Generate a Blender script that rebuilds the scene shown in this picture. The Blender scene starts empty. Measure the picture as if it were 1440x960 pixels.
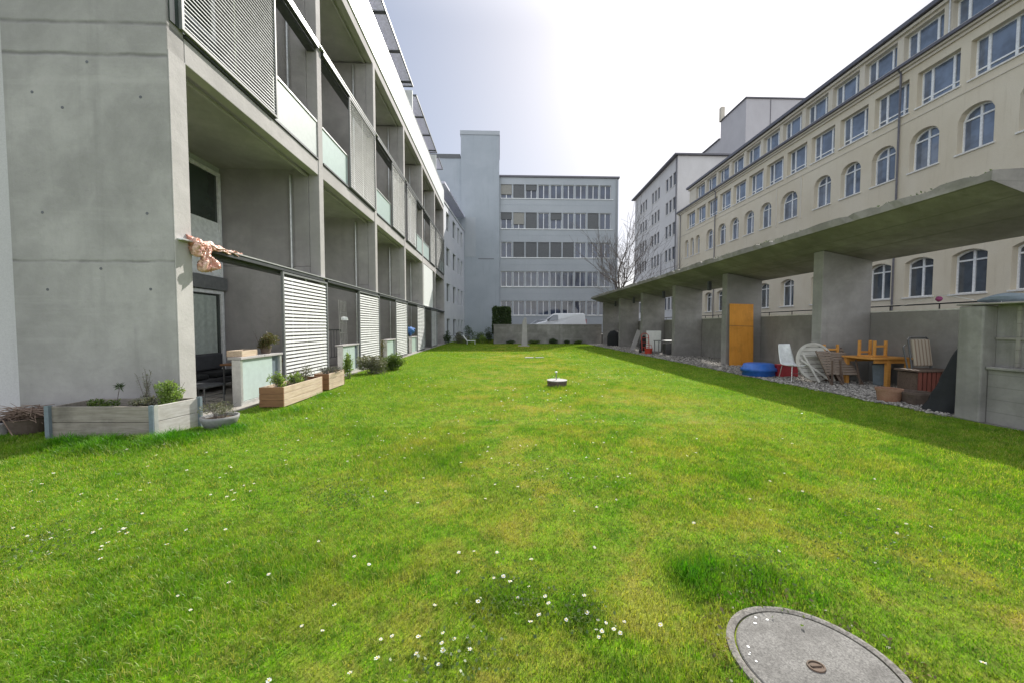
import bpy, math, random
import numpy as np
from mathutils import Vector, Matrix
random.seed(7); rng = np.random.default_rng(11)
scene = bpy.context.scene
COL = scene.collection
PI = math.pi

# ------------------------------------------------------------------ materials
MATS = {}
def newmat(name):
    m = bpy.data.materials.new(name); m.use_nodes = True
    nt = m.node_tree; nt.nodes.clear()
    return m, nt, nt.nodes, nt.links
def mixrgb(nt, fac, a, b, mode='MIX'):
    n = nt.nodes.new('ShaderNodeMix'); n.data_type = 'RGBA'; n.blend_type = mode
    for s, v in ((0, fac), (6, a), (7, b)):
        if isinstance(v, bpy.types.NodeSocket): nt.links.new(v, n.inputs[s])
        elif s == 0: n.inputs[s].default_value = v
        else: n.inputs[s].default_value = (*v, 1)
    return n.outputs[2]
def noise(nt, vec, scale, detail=4, rough=.6, dist=0):
    n = nt.nodes.new('ShaderNodeTexNoise'); n.inputs['Scale'].default_value = scale
    n.inputs['Detail'].default_value = detail; n.inputs['Roughness'].default_value = rough
    n.inputs['Distortion'].default_value = dist
    if vec is not None: nt.links.new(vec, n.inputs['Vector'])
    return n.outputs['Fac']
def ramp(nt, fac, lo, hi, c0=0., c1=1.):
    n = nt.nodes.new('ShaderNodeMapRange'); n.inputs[1].default_value = lo; n.inputs[2].default_value = hi
    n.inputs[3].default_value = c0; n.inputs[4].default_value = c1; n.interpolation_type = 'SMOOTHSTEP'
    nt.links.new(fac, n.inputs[0]); return n.outputs[0]
def math_(nt, op, a, b=None):
    n = nt.nodes.new('ShaderNodeMath'); n.operation = op
    for i, v in enumerate((a, b)):
        if v is None: continue
        if isinstance(v, bpy.types.NodeSocket): nt.links.new(v, n.inputs[i])
        else: n.inputs[i].default_value = v
    return n.outputs[0]
def worldpos(nt, sc=(1, 1, 1), rot=(0, 0, 0)):
    g = nt.nodes.new('ShaderNodeNewGeometry'); m = nt.nodes.new('ShaderNodeMapping')
    m.inputs['Scale'].default_value = sc; m.inputs['Rotation'].default_value = rot
    nt.links.new(g.outputs['Position'], m.inputs['Vector']); return m.outputs[0]
def finish(nt, color, rough=.8, bump=None, bstr=.2, bdist=.01, metallic=0, spec=.5, rough_s=None):
    p = nt.nodes.new('ShaderNodeBsdfPrincipled'); o = nt.nodes.new('ShaderNodeOutputMaterial')
    if isinstance(color, bpy.types.NodeSocket): nt.links.new(color, p.inputs['Base Color'])
    else: p.inputs['Base Color'].default_value = (*color, 1)
    p.inputs['Roughness'].default_value = rough; p.inputs['Metallic'].default_value = metallic
    p.inputs['Specular IOR Level'].default_value = spec
    if rough_s is not None: nt.links.new(rough_s, p.inputs['Roughness'])
    if bump is not None:
        b = nt.nodes.new('ShaderNodeBump'); b.inputs['Strength'].default_value = bstr; b.inputs['Distance'].default_value = bdist
        nt.links.new(bump, b.inputs['Height']); nt.links.new(b.outputs[0], p.inputs['Normal'])
    nt.links.new(p.outputs[0], o.inputs[0]); return p
def surf(name, c1, c2, scale=1.2, rough=.8, fine=30, bstr=.25, bdist=.004, streak=0., streakc=(.1, .1, .09),
         metallic=0, stretch=(1, 1, 1), finec=.12, spec=.4):
    m, nt, N, L = newmat(name)
    v = worldpos(nt, stretch)
    a = ramp(nt, noise(nt, v, scale, 6, .62, .4), .3, .7)
    col = mixrgb(nt, a, c1, c2)
    f = noise(nt, v, fine, 5, .7)
    d = mixrgb(nt, ramp(nt, f, .3, .7, 0, finec * 2), col, tuple(x * .45 for x in c1))
    if streak:
        vs = worldpos(nt, (3.2, 3.2, .22))
        s = ramp(nt, noise(nt, vs, 1.6, 5, .65), .52, .78, 0, streak)
        d = mixrgb(nt, s, d, streakc)
    finish(nt, d, rough, f, bstr, bdist, metallic, spec)
    MATS[name] = m; return m
def flat(name, c, rough=.5, metallic=0, spec=.5, var=.12):
    m, nt, N, L = newmat(name)
    v = worldpos(nt)
    f = noise(nt, v, 9, 5, .65)
    col = mixrgb(nt, ramp(nt, f, .3, .7), tuple(x * (1 - var) for x in c), tuple(min(1, x * (1 + var)) for x in c))
    finish(nt, col, rough, noise(nt, v, 60, 2), .06, .002, metallic, spec)
    MATS[name] = m; return m
def wood(name, c1, c2, rough=.75, axis=0, sc=14, dark=.3):
    m, nt, N, L = newmat(name)
    s = [1, 1, 1]; s[axis] = .07
    v = worldpos(nt, tuple(s))
    f = noise(nt, v, sc * 2.5, 6, .7, .3); g = noise(nt, worldpos(nt), 2.5, 4, .6)
    col = mixrgb(nt, ramp(nt, f, .25, .75), c1, c2)
    col = mixrgb(nt, ramp(nt, g, .45, .75, 0, dark), col, tuple(x * .4 for x in c1))
    finish(nt, col, rough, f, .35, .004)
    MATS[name] = m; return m

def concrete(name, base, blot=.14, stripes=False, moss=0., lines=(), streak=.25, warm=(1, 1, .97)):
    m, nt, N, L = newmat(name)
    v = worldpos(nt)
    b = tuple(base * w for w in warm)
    n1 = ramp(nt, noise(nt, v, .45, 6, .62, .6), .32, .68)
    n2 = ramp(nt, noise(nt, v, 2.3, 7, .66, .3), .3, .72)
    n3 = noise(nt, v, 22, 6, .7)
    col = mixrgb(nt, n1, tuple(x * (1 - blot) for x in b), tuple(x * (1 + blot) for x in b))
    col = mixrgb(nt, math_(nt, 'MULTIPLY', n2, .45), col, tuple(x * (1 - blot * 1.9) for x in b))
    br = N.new('ShaderNodeTexBrick'); br.inputs['Scale'].default_value = 1; br.inputs['Brick Width'].default_value = 1.25; br.inputs['Row Height'].default_value = 2.75
    br.inputs['Mortar Size'].default_value = .0; br.inputs['Color1'].default_value = (.35, .35, .35, 1); br.inputs['Color2'].default_value = (.65, .65, .65, 1)
    cx_ = N.new('ShaderNodeSeparateXYZ'); L.new(v, cx_.inputs[0]); cb_ = N.new('ShaderNodeCombineXYZ')
    wv_ = math_(nt, 'MULTIPLY', noise(nt, v, 3.5, 4), .12)
    L.new(math_(nt, 'ADD', math_(nt, 'ADD', cx_.outputs[0], cx_.outputs[1]), wv_), cb_.inputs[0]); L.new(math_(nt, 'ADD', cx_.outputs[2], wv_), cb_.inputs[1]); L.new(cb_.outputs[0], br.inputs['Vector'])
    pk = ramp(nt, br.outputs['Color'], .3, .7, 0, 1)
    col = mixrgb(nt, math_(nt, 'MULTIPLY', pk, .30), col, tuple(x * .72 for x in b))
    vs = worldpos(nt, (2.6, 2.6, .16))
    st = ramp(nt, noise(nt, vs, 1.5, 5, .6), .5, .8, 0, streak)
    col = mixrgb(nt, st, col, tuple(x * .62 for x in b))
    vb = worldpos(nt, (.22, .22, 3.0))
    st2 = ramp(nt, noise(nt, vb, 1.1, 5, .62), .52, .8, 0, streak * .8)
    col = mixrgb(nt, st2, col, tuple(x * 1.25 for x in b))
    col = mixrgb(nt, ramp(nt, n3, .55, .8, 0, .35), col, tuple(x * .55 for x in b))
    # pin holes
    vo = N.new('ShaderNodeTexVoronoi'); vo.inputs['Scale'].default_value = 26; L.new(v, vo.inputs['Vector'])
    pin = ramp(nt, vo.outputs['Distance'], .04, .10, 1, 0)
    gate = ramp(nt, noise(nt, v, 3.1, 3), .5, .62)
    pin = math_(nt, 'MULTIPLY', pin, gate)
    col = mixrgb(nt, math_(nt, 'MULTIPLY', pin, .55), col, tuple(x * .3 for x in b))
    h = math_(nt, 'SUBTRACT', math_(nt, 'ADD', n3, math_(nt, 'MULTIPLY', n2, .8)), math_(nt, 'MULTIPLY', pin, 2.0))
    if lines:
        sx = N.new('ShaderNodeSeparateXYZ'); L.new(v, sx.inputs[0])
        wob = math_(nt, 'MULTIPLY', math_(nt, 'SUBTRACT', noise(nt, v, 2.2, 5), .5), .07)
        zz = math_(nt, 'ADD', sx.outputs[2], wob)
        for z0, w in lines:
            dd = math_(nt, 'ABSOLUTE', math_(nt, 'SUBTRACT', zz, z0))
            k = ramp(nt, dd, 0, w, 1, 0)
            k = math_(nt, 'MULTIPLY', k, ramp(nt, noise(nt, v, 1.7, 4), .3, .6, .25, .8))
            col = mixrgb(nt, k, col, tuple(x * .42 for x in b))
            h = math_(nt, 'SUBTRACT', h, math_(nt, 'MULTIPLY', k, 2.))
    if stripes:      # board marks
        sx2 = N.new('ShaderNodeSeparateXYZ'); L.new(v, sx2.inputs[0])
        fr = math_(nt, 'FRACT', math_(nt, 'MULTIPLY', sx2.outputs[2], 5.2))
        k = ramp(nt, math_(nt, 'ABSOLUTE', math_(nt, 'SUBTRACT', fr, .5)), .44, .5, 0, .5)
        col = mixrgb(nt, k, col, tuple(x * .5 for x in b))
    if moss:
        mm = ramp(nt, noise(nt, v, 1.1, 7, .7, .5), .38, .66, 0, moss)
        col = mixrgb(nt, mm, col, (.085, .085, .055))
        md = ramp(nt, noise(nt, v, 3.7, 6, .7, .5), .5, .75, 0, moss * .8)
        col = mixrgb(nt, md, col, (.05, .05, .045))
    finish(nt, col, .85, h, .5, .008, spec=.25)
    MATS[name] = m; return m

concrete('conc_wall', .385, .2, streak=.6, lines=((5.86, .045), (5.42, .045), (2.46, .035)), warm=(1, .955, .935))
concrete('conc', .45, .2, lines=((3.1, .02),), warm=(1, .955, .94))
concrete('conc_light', .47, .14, warm=(1, .955, .94))
concrete('conc_old', .34, .3, streak=.75, moss=.22, warm=(1, .955, .92))
concrete('conc_shed', .34, .24, streak=.4, moss=.08, warm=(1, .955, .92))
concrete('conc_canopy', .33, .3, streak=.4, moss=.2, stripes=True, warm=(1, .93, .87))
concrete('conc_board', .33, .2, streak=.6, moss=.2, stripes=True, warm=(1, .955, .92))
concrete('conc_cover', .20, .4, streak=0, moss=.2, warm=(1, .96, .92))
surf('render_white', (.62, .64, .68), (.70, .71, .74), .6, .85, 40, .15, .003, .12, (.4, .4, .42))
surf('render_blue', (.43, .46, .49), (.48, .51, .54), .35, .85, 50, .12, .003, .15, (.25, .28, .3))
surf('render_blue2', (.39, .43, .47), (.44, .48, .52), .5, .85, 50, .12, .003, .3, (.24, .27, .29))
surf('render_yellow', (.66, .585, .45), (.72, .65, .52), .4, .85, 45, .15, .003, .3, (.45, .38, .27))
surf('render_grey', (.64, .62, .61), (.71, .69, .68), .3, .85, 45, .15, .003, .2, (.38, .36, .36))
surf('render_grey2', (.53, .51, .52), (.59, .57, .58), .3, .85, 45, .15, .003, .2, (.3, .29, .3))
surf('trim_yellow', (.62, .565, .46), (.69, .63, .53), .8, .8, 45, .1, .003)
flat('white_frame', (.80, .81, .82), .35)
flat('sill_stone', (.72, .70, .66), .6)
flat('white_panel', (.80, .82, .80), .45, var=.05)
flat('parapet_white', (.82, .84, .83), .4, var=.04)
flat('alu', (.62, .63, .62), .38, .55)
flat('slat', (.60, .61, .60), .5, 0)
flat('slat_dull', (.72, .73, .72), .45, 0)
flat('dark_metal', (.10, .105, .11), .45, .5)
flat('steel_grey', (.28, .29, .30), .4, .6)
flat('frame_grey', (.20, .205, .21), .55)
flat('glass_white', (.56, .60, .58), .3, spec=.6, var=.05)
flat('gutter', (.14, .135, .15), .45, .5)
flat('mesh_dark', (.66, .66, .76), .7, 0)
flat('frosted', (.50, .60, .57), .28, spec=.6, var=.05)
flat('curtain', (.45, .50, .46), .9)
flat('blind', (.80, .82, .82), .7)
flat('blind_dark', (.13, .135, .14), .7)
flat('blind_tan', (.30, .29, .26), .7)
flat('black_cloth', (.018, .020, .022), .9)
flat('dark_cushion', (.055, .058, .065), .9)
flat('tub_blue', (.03, .13, .48), .4)
flat('crate_red', (.36, .03, .045), .45)
flat('plastic_white', (.78, .80, .80), .35)
flat('chrome', (.55, .55, .54), .25, .9)
flat('tarp_grey', (.16, .20, .23), .5)
flat('bag_white', (.70, .72, .74), .6)
flat('purple', (.22, .03, .12), .5)
flat('tool_red', (.50, .05, .03), .5)
flat('rubber', (.02, .02, .02), .8)
flat('car_white', (.78, .80, .82), .22, spec=.7, var=.02)
flat('car_silver', (.32, .34, .36), .25, .4, .7, var=.02)
flat('lamp_red', (.45, .02, .02), .3)
flat('blue_cloth', (.06, .16, .42), .8)
surf('pot_terra', (.30, .16, .10), (.38, .22, .15), 6, .85, 40)
surf('pot_grey', (.22, .22, .22), (.30, .30, .29), 6, .85, 40)
surf('pot_dark', (.10, .075, .06), (.16, .12, .10), 6, .85, 40)
surf('cover_worn', (.17, .162, .15), (.30, .29, .27), 5, .9, 130, .7, .004, finec=.42)
surf('cover_rim', (.19, .175, .155), (.33, .31, .28), 14, .9, 90, .7, .004, finec=.45)
surf('soil', (.05, .035, .025), (.09, .065, .045), 12, .95, 60, .6, .01)
surf('asphalt', (.05, .05, .052), (.075, .075, .075), 2, .9, 80, .3)
surf('gravelbed', (.16, .15, .135), (.26, .245, .22), 30, .95, 120, .7, .01)
surf('paver', (.30, .28, .25), (.38, .36, .33), 3, .9, 50)
surf('rust', (.15, .10, .07), (.10, .075, .055), 20, .8, 60)
surf('bark', (.11, .09, .08), (.19, .165, .15), 10, .9, 50, .5)
surf('twigs', (.15, .10, .075), (.30, .22, .17), 8, .9, 60)
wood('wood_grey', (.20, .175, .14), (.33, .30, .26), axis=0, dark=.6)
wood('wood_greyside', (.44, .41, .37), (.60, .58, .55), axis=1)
wood('wood_warm', (.46, .34, .23), (.66, .54, .42), axis=1)
wood('wood_brown', (.20, .10, .05), (.30, .16, .08), axis=0)
wood('wood_dark', (.085, .055, .040), (.17, .12, .09), axis=0)
wood('wood_slat', (.20, .15, .115), (.33, .27, .22), axis=0)
wood('wood_orange', (.60, .27, .055), (.70, .35, .09), axis=0, dark=.15)
wood('ply_orange', (.66, .27, .03), (.74, .33, .05), axis=2, dark=.35, sc=6)
wood('wood_whitewash', (.50, .48, .43), (.62, .60, .55), axis=0)
wood('crate_brown', (.16, .045, .03), (.24, .075, .05), axis=2)

def glassmat(name, base, rough=.04, ior=1.7):
    m, nt, N, L = newmat(name)
    v = worldpos(nt)
    n = noise(nt, v, .8, 3)
    col = mixrgb(nt, ramp(nt, n, .35, .65), tuple(x * .7 for x in base), tuple(x * 1.3 for x in base))
    p = finish(nt, col, rough, noise(nt, v, .9, 2), .03, .02, 0, .5)
    p.inputs['IOR'].default_value = ior
    MATS[name] = m
glassmat('glass', (.05, .065, .085), .03, 2.0)
glassmat('glass_blue', (.13, .165, .235), .05, 1.9)
glassmat('glass_dull', (.10, .11, .14), .1, 1.5)
glassmat('glass_green', (.035, .05, .042), .05, 1.8)
glassmat('glass_back', (.045, .06, .10), .05, 1.7)

# translucent, frosted pane
def bubble():
    m, nt, N, L = newmat('bubble_wrap')
    v = worldpos(nt)
    vo = N.new('ShaderNodeTexVoronoi'); vo.inputs['Scale'].default_value = 55; L.new(v, vo.inputs['Vector'])
    col = mixrgb(nt, ramp(nt, noise(nt, v, 7, 5), .35, .65), (.52, .20, .13), (.82, .55, .46))
    p = finish(nt, col, .3, vo.outputs['Distance'], .8, .01, 0, .6)
    MATS['bubble_wrap'] = m
bubble()

def leafmat(name, c1, c2, trans=.45, attr=False, tip=None):
    m, nt, N, L = newmat(name)
    v = worldpos(nt)
    a = ramp(nt, noise(nt, v, 9, 3), .35, .65)
    col = mixrgb(nt, a, c1, c2)
    if attr:
        at = N.new('ShaderNodeAttribute'); at.attribute_name = 'tint'
        col = mixrgb(nt, at.outputs['Fac'], col, tip)
    d = N.new('ShaderNodeBsdfDiffuse'); t = N.new('ShaderNodeBsdfTranslucent'); g = N.new('ShaderNodeBsdfGlossy')
    g.inputs['Roughness'].default_value = .45
    L.new(col, d.inputs[0]); L.new(mixrgb(nt, 1., col, (1.15, 1.25, .6), 'MULTIPLY'), t.inputs[0])
    mx = N.new('ShaderNodeMixShader'); mx.inputs[0].default_value = trans
    L.new(d.outputs[0], mx.inputs[1]); L.new(t.outputs[0], mx.inputs[2])
    m2 = N.new('ShaderNodeMixShader'); m2.inputs[0].default_value = .04
    L.new(mx.outputs[0], m2.inputs[1]); L.new(g.outputs[0], m2.inputs[2])
    o = N.new('ShaderNodeOutputMaterial'); L.new(m2.outputs[0], o.inputs[0])
    MATS[name] = m
leafmat('leaf_green', (.05, .10, .02), (.09, .16, .03), .4, True, (.16, .20, .05))
leafmat('leaf_lime', (.14, .24, .03), (.22, .34, .06), .45, True, (.28, .34, .12))
leafmat('leaf_dark', (.03, .055, .02), (.045, .08, .03), .25, True, (.08, .12, .04))
leafmat('leaf_sage', (.10, .12, .075), (.17, .18, .12), .3, True, (.22, .20, .15))
leafmat('leaf_brown', (.14, .10, .05), (.20, .15, .07), .3, True, (.12, .16, .05))
leafmat('leaf_purple', (.10, .08, .12), (.17, .15, .19), .3, True, (.12, .15, .08))

def lawnmats():
    for nm, blade in (('lawn_soil', False), ('grass_blade', True)):
        m, nt, N, L = newmat(nm)
        v = worldpos(nt, (1, 1, 0))
        big = ramp(nt, noise(nt, v, .42, 5, .62, .5), .44, .72)
        mid = ramp(nt, noise(nt, v, 1.7, 6, .72, .6), .45, .63)
        col = mixrgb(nt, ramp(nt, noise(nt, v, 3.3, 4, .6), .3, .7), (.125, .30, .006), (.215, .40, .012))
        tf = math_(nt, 'ADD', math_(nt, 'MULTIPLY', noise(nt, v, 7.5, 3, .6), .6), math_(nt, 'MULTIPLY', noise(nt, v, 24, 2, .6), .5))
        col = mixrgb(nt, ramp(nt, tf, .42, .66, .75, 0), col, (.045, .12, .003))
        sxx = nt.nodes.new('ShaderNodeSeparateXYZ'); nt.links.new(v, sxx.inputs[0])
        side = ramp(nt, math_(nt, 'ADD', sxx.outputs[0], math_(nt, 'MULTIPLY', noise(nt, v, .6, 3), 2.5)), -1.6, 1.4, .12, 1)
        dry = math_(nt, 'MULTIPLY', math_(nt, 'ADD', math_(nt, 'MULTIPLY', big, .5), math_(nt, 'MULTIPLY', mid, .5)), math_(nt, 'MULTIPLY', side, ramp(nt, sxx.outputs[0], 2.4, 5.0, 1, .2)))
        col = mixrgb(nt, dry, col, (.43, .34, .08))
        if blade:
            at = N.new('ShaderNodeAttribute'); at.attribute_name = 'tint'
            col = mixrgb(nt, at.outputs['Fac'], col, (.46, .42, .13))
            at2 = N.new('ShaderNodeAttribute'); at2.attribute_name = 'lush'
            col = mixrgb(nt, at2.outputs['Fac'], col, (.065, .23, .008))
            d = N.new('ShaderNodeBsdfDiffuse'); t = N.new('ShaderNodeBsdfTranslucent'); g = N.new('ShaderNodeBsdfGlossy')
            g.inputs['Roughness'].default_value = .4
            L.new(col, d.inputs[0]); L.new(mixrgb(nt, 1., col, (1.2, 1.3, .4), 'MULTIPLY'), t.inputs[0])
            mx = N.new('ShaderNodeMixShader'); mx.inputs[0].default_value = .5
            L.new(d.outputs[0], mx.inputs[1]); L.new(t.outputs[0], mx.inputs[2])
            m2 = N.new('ShaderNodeMixShader'); m2.inputs[0].default_value = .018
            L.new(mx.outputs[0], m2.inputs[1]); L.new(g.outputs[0], m2.inputs[2])
            o = N.new('ShaderNodeOutputMaterial'); L.new(m2.outputs[0], o.inputs[0])
        else:
            f = noise(nt, v, 60, 5, .7)
            col = mixrgb(nt, ramp(nt, f, .35, .65, 0, .6), col, (.07, .075, .025))
            finish(nt, col, .95, f, .8, .02, spec=.1)
        MATS[nm] = m
lawnmats()
def pebblemat():
    m, nt, N, L = newmat('pebble')
    at = N.new('ShaderNodeAttribute'); at.attribute_name = 'tint'
    col = mixrgb(nt, at.outputs['Fac'], (.14, .13, .12), (.46, .43, .39))
    finish(nt, col, .8, noise(nt, worldpos(nt), 90, 3), .3, .002)
    MATS['pebble'] = m
pebblemat()
def daisymat():
    flat('petal', (.85, .86, .84), .6, var=.03); flat('petal_eye', (.75, .5, .04), .7)
daisymat()

# ------------------------------------------------------------------ mesh helpers
def chainloc(o):
    v = Vector((0, 0, 0))
    while o is not None:
        v += o.location; o = o.parent
    return v
def smooth(me, on=True):
    me.polygons.foreach_set('use_smooth', [on] * len(me.polygons))
class MB:
    def __init__(s): s.v = []; s.f = []; s.mi = []; s.cur = 0
    def add(s, vs, fs):
        b = len(s.v); s.v += [tuple(p) for p in vs]; s.f += [tuple(b + i for i in f) for f in fs]; s.mi += [s.cur] * len(fs)
        return s
    def box(s, x0, x1, y0, y1, z0, z1, T=None):
        vs = [(x, y, z) for z in (z0, z1) for y in (y0, y1) for x in (x0, x1)]
        if T: vs = [T(*p) for p in vs]
        return s.add(vs, [(0, 2, 3, 1), (4, 5, 7, 6), (0, 1, 5, 4), (2, 6, 7, 3), (0, 4, 6, 2), (1, 3, 7, 5)])
    def bar(s, a, b, w, h=None, up=(0, 0, 1)):
        h = h or w; a = Vector(a); b = Vector(b); d = (b - a).normalized(); u = Vector(up)
        if abs(d.dot(u)) > .98: u = Vector((1, 0, 0))
        r = d.cross(u).normalized(); u = r.cross(d).normalized()
        vs = [p + r * i * w / 2 + u * j * h / 2 for p in (a, b) for i, j in ((-1, -1), (1, -1), (1, 1), (-1, 1))]
        return s.add(vs, [(3, 2, 1, 0), (4, 5, 6, 7), (0, 1, 5, 4), (1, 2, 6, 5), (2, 3, 7, 6), (3, 0, 4, 7)])
    def tube(s, pts, r, n=8, cap=True):
        pts = [Vector(p) for p in pts]
        rs = r if isinstance(r, (list, tuple)) else [r] * len(pts)
        b = len(s.v); pu = None
        for i, p in enumerate(pts):
            d = (pts[min(i + 1, len(pts) - 1)] - pts[max(i - 1, 0)])
            d = d.normalized() if d.length > 1e-9 else Vector((0, 0, 1))
            if pu is None:
                pu = Vector((0, 0, 1)) if abs(d.z) < .9 else Vector((1, 0, 0))
            rr = d.cross(pu)
            if rr.length < 1e-6: rr = d.cross(Vector((0, 1, 0)))
            rr.normalize(); u = rr.cross(d).normalized(); pu = u
            for k in range(n):
                a = 2 * PI * k / n; s.v.append(tuple(p + (rr * math.cos(a) + u * math.sin(a)) * rs[i]))
        for i in range(len(pts) - 1):
            for k in range(n):
                s.f.append((b + i * n + k, b + i * n + (k + 1) % n, b + (i + 1) * n + (k + 1) % n, b + (i + 1) * n + k)); s.mi.append(s.cur)
        if cap:
            s.f.append(tuple(b + k for k in range(n))[::-1]); s.mi.append(s.cur)
            e = b + (len(pts) - 1) * n; s.f.append(tuple(e + k for k in range(n))); s.mi.append(s.cur)
        return s
    def lathe(s, c, prof, n=24, sx=1, sy=1, wob=0):
        b = len(s.v); c = Vector(c)
        for r, z in prof:
            for k in range(n):
                a = 2 * PI * k / n; q = 1 + wob * math.sin(3 * a + z * 9) + wob * .6 * math.sin(7 * a + 1)
                s.v.append((c.x + r * q * sx * math.cos(a), c.y + r * q * sy * math.sin(a), c.z + z))
        for i in range(len(prof) - 1):
            for k in range(n):
                s.f.append((b + i * n + k, b + i * n + (k + 1) % n, b + (i + 1) * n + (k + 1) % n, b + (i + 1) * n + k)); s.mi.append(s.cur)
        return s
    def prism(s, poly, axis, a, b):
        """poly of 2D points; axis 0: (y,z) extruded along x; 1: (x,z) along y; 2: (x,y) along z"""
        def P(p, t): return (t, p[0], p[1]) if axis == 0 else (p[0], t, p[1]) if axis == 1 else (p[0], p[1], t)
        n = len(poly); vs = [P(p, a) for p in poly] + [P(p, b) for p in poly]
        return s.add(vs, [tuple(range(n))[::-1], tuple(range(n, 2 * n))] + [(i, (i + 1) % n, n + (i + 1) % n, n + i) for i in range(n)])
    def build(s, name, mat, parent=None, bevel=0, sm=False, local=False, T=None):
        me = bpy.data.meshes.new(name)
        vs = s.v
        if T is not None: vs = [tuple(T @ Vector(p)) for p in vs]
        if parent is not None and not local:
            o = chainloc(parent); vs = [(p[0] - o.x, p[1] - o.y, p[2] - o.z) for p in vs]
        me.from_pydata(vs, [], s.f)
        for mm in (mat if isinstance(mat, (list, tuple)) else [mat]): me.materials.append(MATS[mm])
        if any(s.mi): me.polygons.foreach_set('material_index', s.mi)
        if sm: smooth(me)
        me.update()
        ob = bpy.data.objects.new(name, me); COL.objects.link(ob)
        if parent is not None: ob.parent = parent
        if bevel:
            bm = ob.modifiers.new('bevel', 'BEVEL'); bm.width = bevel; bm.segments = 2; bm.limit_method = 'ANGLE'; bm.angle_limit = .6
        return ob
def tag(o, label=None, cat=None, group=None, kind=None):
    if label: o['label'] = label
    if cat: o['category'] = cat
    if group: o['group'] = group
    if kind: o['kind'] = kind
    return o
def empty(name, loc, label, cat, group=None, rz=0):
    o = bpy.data.objects.new(name, None); COL.objects.link(o); o.location = loc; o.rotation_euler = (0, 0, rz)
    o.empty_display_size = .1
    return tag(o, label, cat, group)
def copy_tree(o, parent=None):
    c = o.copy(); COL.objects.link(c)
    if parent is not None: c.parent = parent
    for ch in [x for x in list(o.children)]: copy_tree(ch, c)
    return c
def npmesh(name, mat, V, F3=None, F4=None, attrs=None, parent=None, sm=False):
    """fast mesh from numpy arrays; F3 triangles, F4 quads"""
    me = bpy.data.meshes.new(name)
    F3 = np.zeros((0, 3), int) if F3 is None else F3; F4 = np.zeros((0, 4), int) if F4 is None else F4
    if parent is not None: o = chainloc(parent); V = V - np.array([o.x, o.y, o.z])
    me.vertices.add(len(V)); me.vertices.foreach_set('co', V.astype(np.float32).ravel())
    nl = F3.size + F4.size; me.loops.add(nl)
    me.loops.foreach_set('vertex_index', np.concatenate([F3.ravel(), F4.ravel()]).astype(np.int32))
    me.polygons.add(len(F3) + len(F4))
    st = np.concatenate([np.arange(len(F3)) * 3, F3.size + np.arange(len(F4)) * 4])
    me.polygons.foreach_set('loop_start', st.astype(np.int32))
    if attrs:
        for k, a in attrs.items():
            at = me.attributes.new(k, 'FLOAT', 'POINT'); at.data.foreach_set('value', a.astype(np.float32))
    me.materials.append(MATS[mat]); me.update(calc_edges=True)
    if sm: smooth(me)
    ob = bpy.data.objects.new(name, me); COL.objects.link(ob)
    if parent is not None: ob.parent = parent
    return ob

# leaf clumps: small bent leaf faces spread through a blob
def leaves(name, mat, pts, size, parent=None, upright=0., tintv=None, aspect=2.2):
    pts = np.array(pts); n = len(pts)
    d = rng.normal(size=(n, 3)); d[:, 2] = d[:, 2] * (1 - upright) + upright * 1.6; d /= np.linalg.norm(d, axis=1)[:, None]
    q = rng.normal(size=(n, 3)); s = np.cross(d, q); s /= np.linalg.norm(s, axis=1)[:, None]
    nn = np.cross(d, s)
    L = (size * rng.uniform(.6, 1.3, n))[:, None]; W = L / aspect / 2
    V = np.stack([pts, pts + d * L * .5 + s * W + nn * L * .05, pts + d * L - nn * L * .12, pts + d * L * .5 - s * W + nn * L * .05], 1).reshape(-1, 3)
    F = (np.arange(n) * 4)[:, None] + np.array([0, 1, 2, 3])
    tv = rng.uniform(0, 1, n) ** 1.5 if tintv is None else tintv
    return npmesh(name, mat, V, F4=F, attrs={'tint': np.repeat(tv, 4)}, parent=parent)
def blobpts(c, r, n, lobes=9, hollow=.35, floor=0.):
    c = np.array(c); r = np.array(r)
    lc = rng.normal(size=(lobes, 3)); lc /= np.linalg.norm(lc, axis=1)[:, None]; lc *= rng.uniform(.2, .72, (lobes, 1))
    lr = rng.uniform(.28, .52, lobes)
    k = rng.integers(0, lobes, n)
    p = rng.normal(size=(n, 3)); p /= np.linalg.norm(p, axis=1)[:, None]; p *= rng.uniform(hollow, 1, (n, 1)) ** .5
    P = lc[k] + p * lr[k][:, None]
    P = c + P * r; P[:, 2] = np.maximum(P[:, 2], floor + rng.uniform(0, .04, n))
    return P
def stems(mb, c, r, n, h, rad=.004):
    for i in range(n):
        a = random.uniform(0, 2 * PI); q = random.uniform(.1, .9)
        p0 = Vector((c[0] + math.cos(a) * r * .25, c[1] + math.sin(a) * r * .25, c[2]))
        p2 = Vector((c[0] + math.cos(a) * r * q, c[1] + math.sin(a) * r * q, c[2] + h * random.uniform(.6, 1)))
        mb.tube([p0, (p0 + p2) / 2 + Vector((random.uniform(-.02, .02), random.uniform(-.02, .02), .03)), p2], [rad, rad * .8, rad * .4], 5)
def bush(name, loc, r, h, n, leafsize, mat, label, cat='bush', group=None, upright=.1, lobes=10):
    root = empty(name, loc, label, cat, group)
    leaves('foliage', mat, blobpts((loc[0], loc[1], loc[2] + h * .5), (r, r * .8, h * .62), n, lobes, floor=loc[2]), leafsize, root, upright)
    m = MB(); stems(m, loc, r, 12, h); m.build('stem', 'bark', root)
    return root

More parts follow.
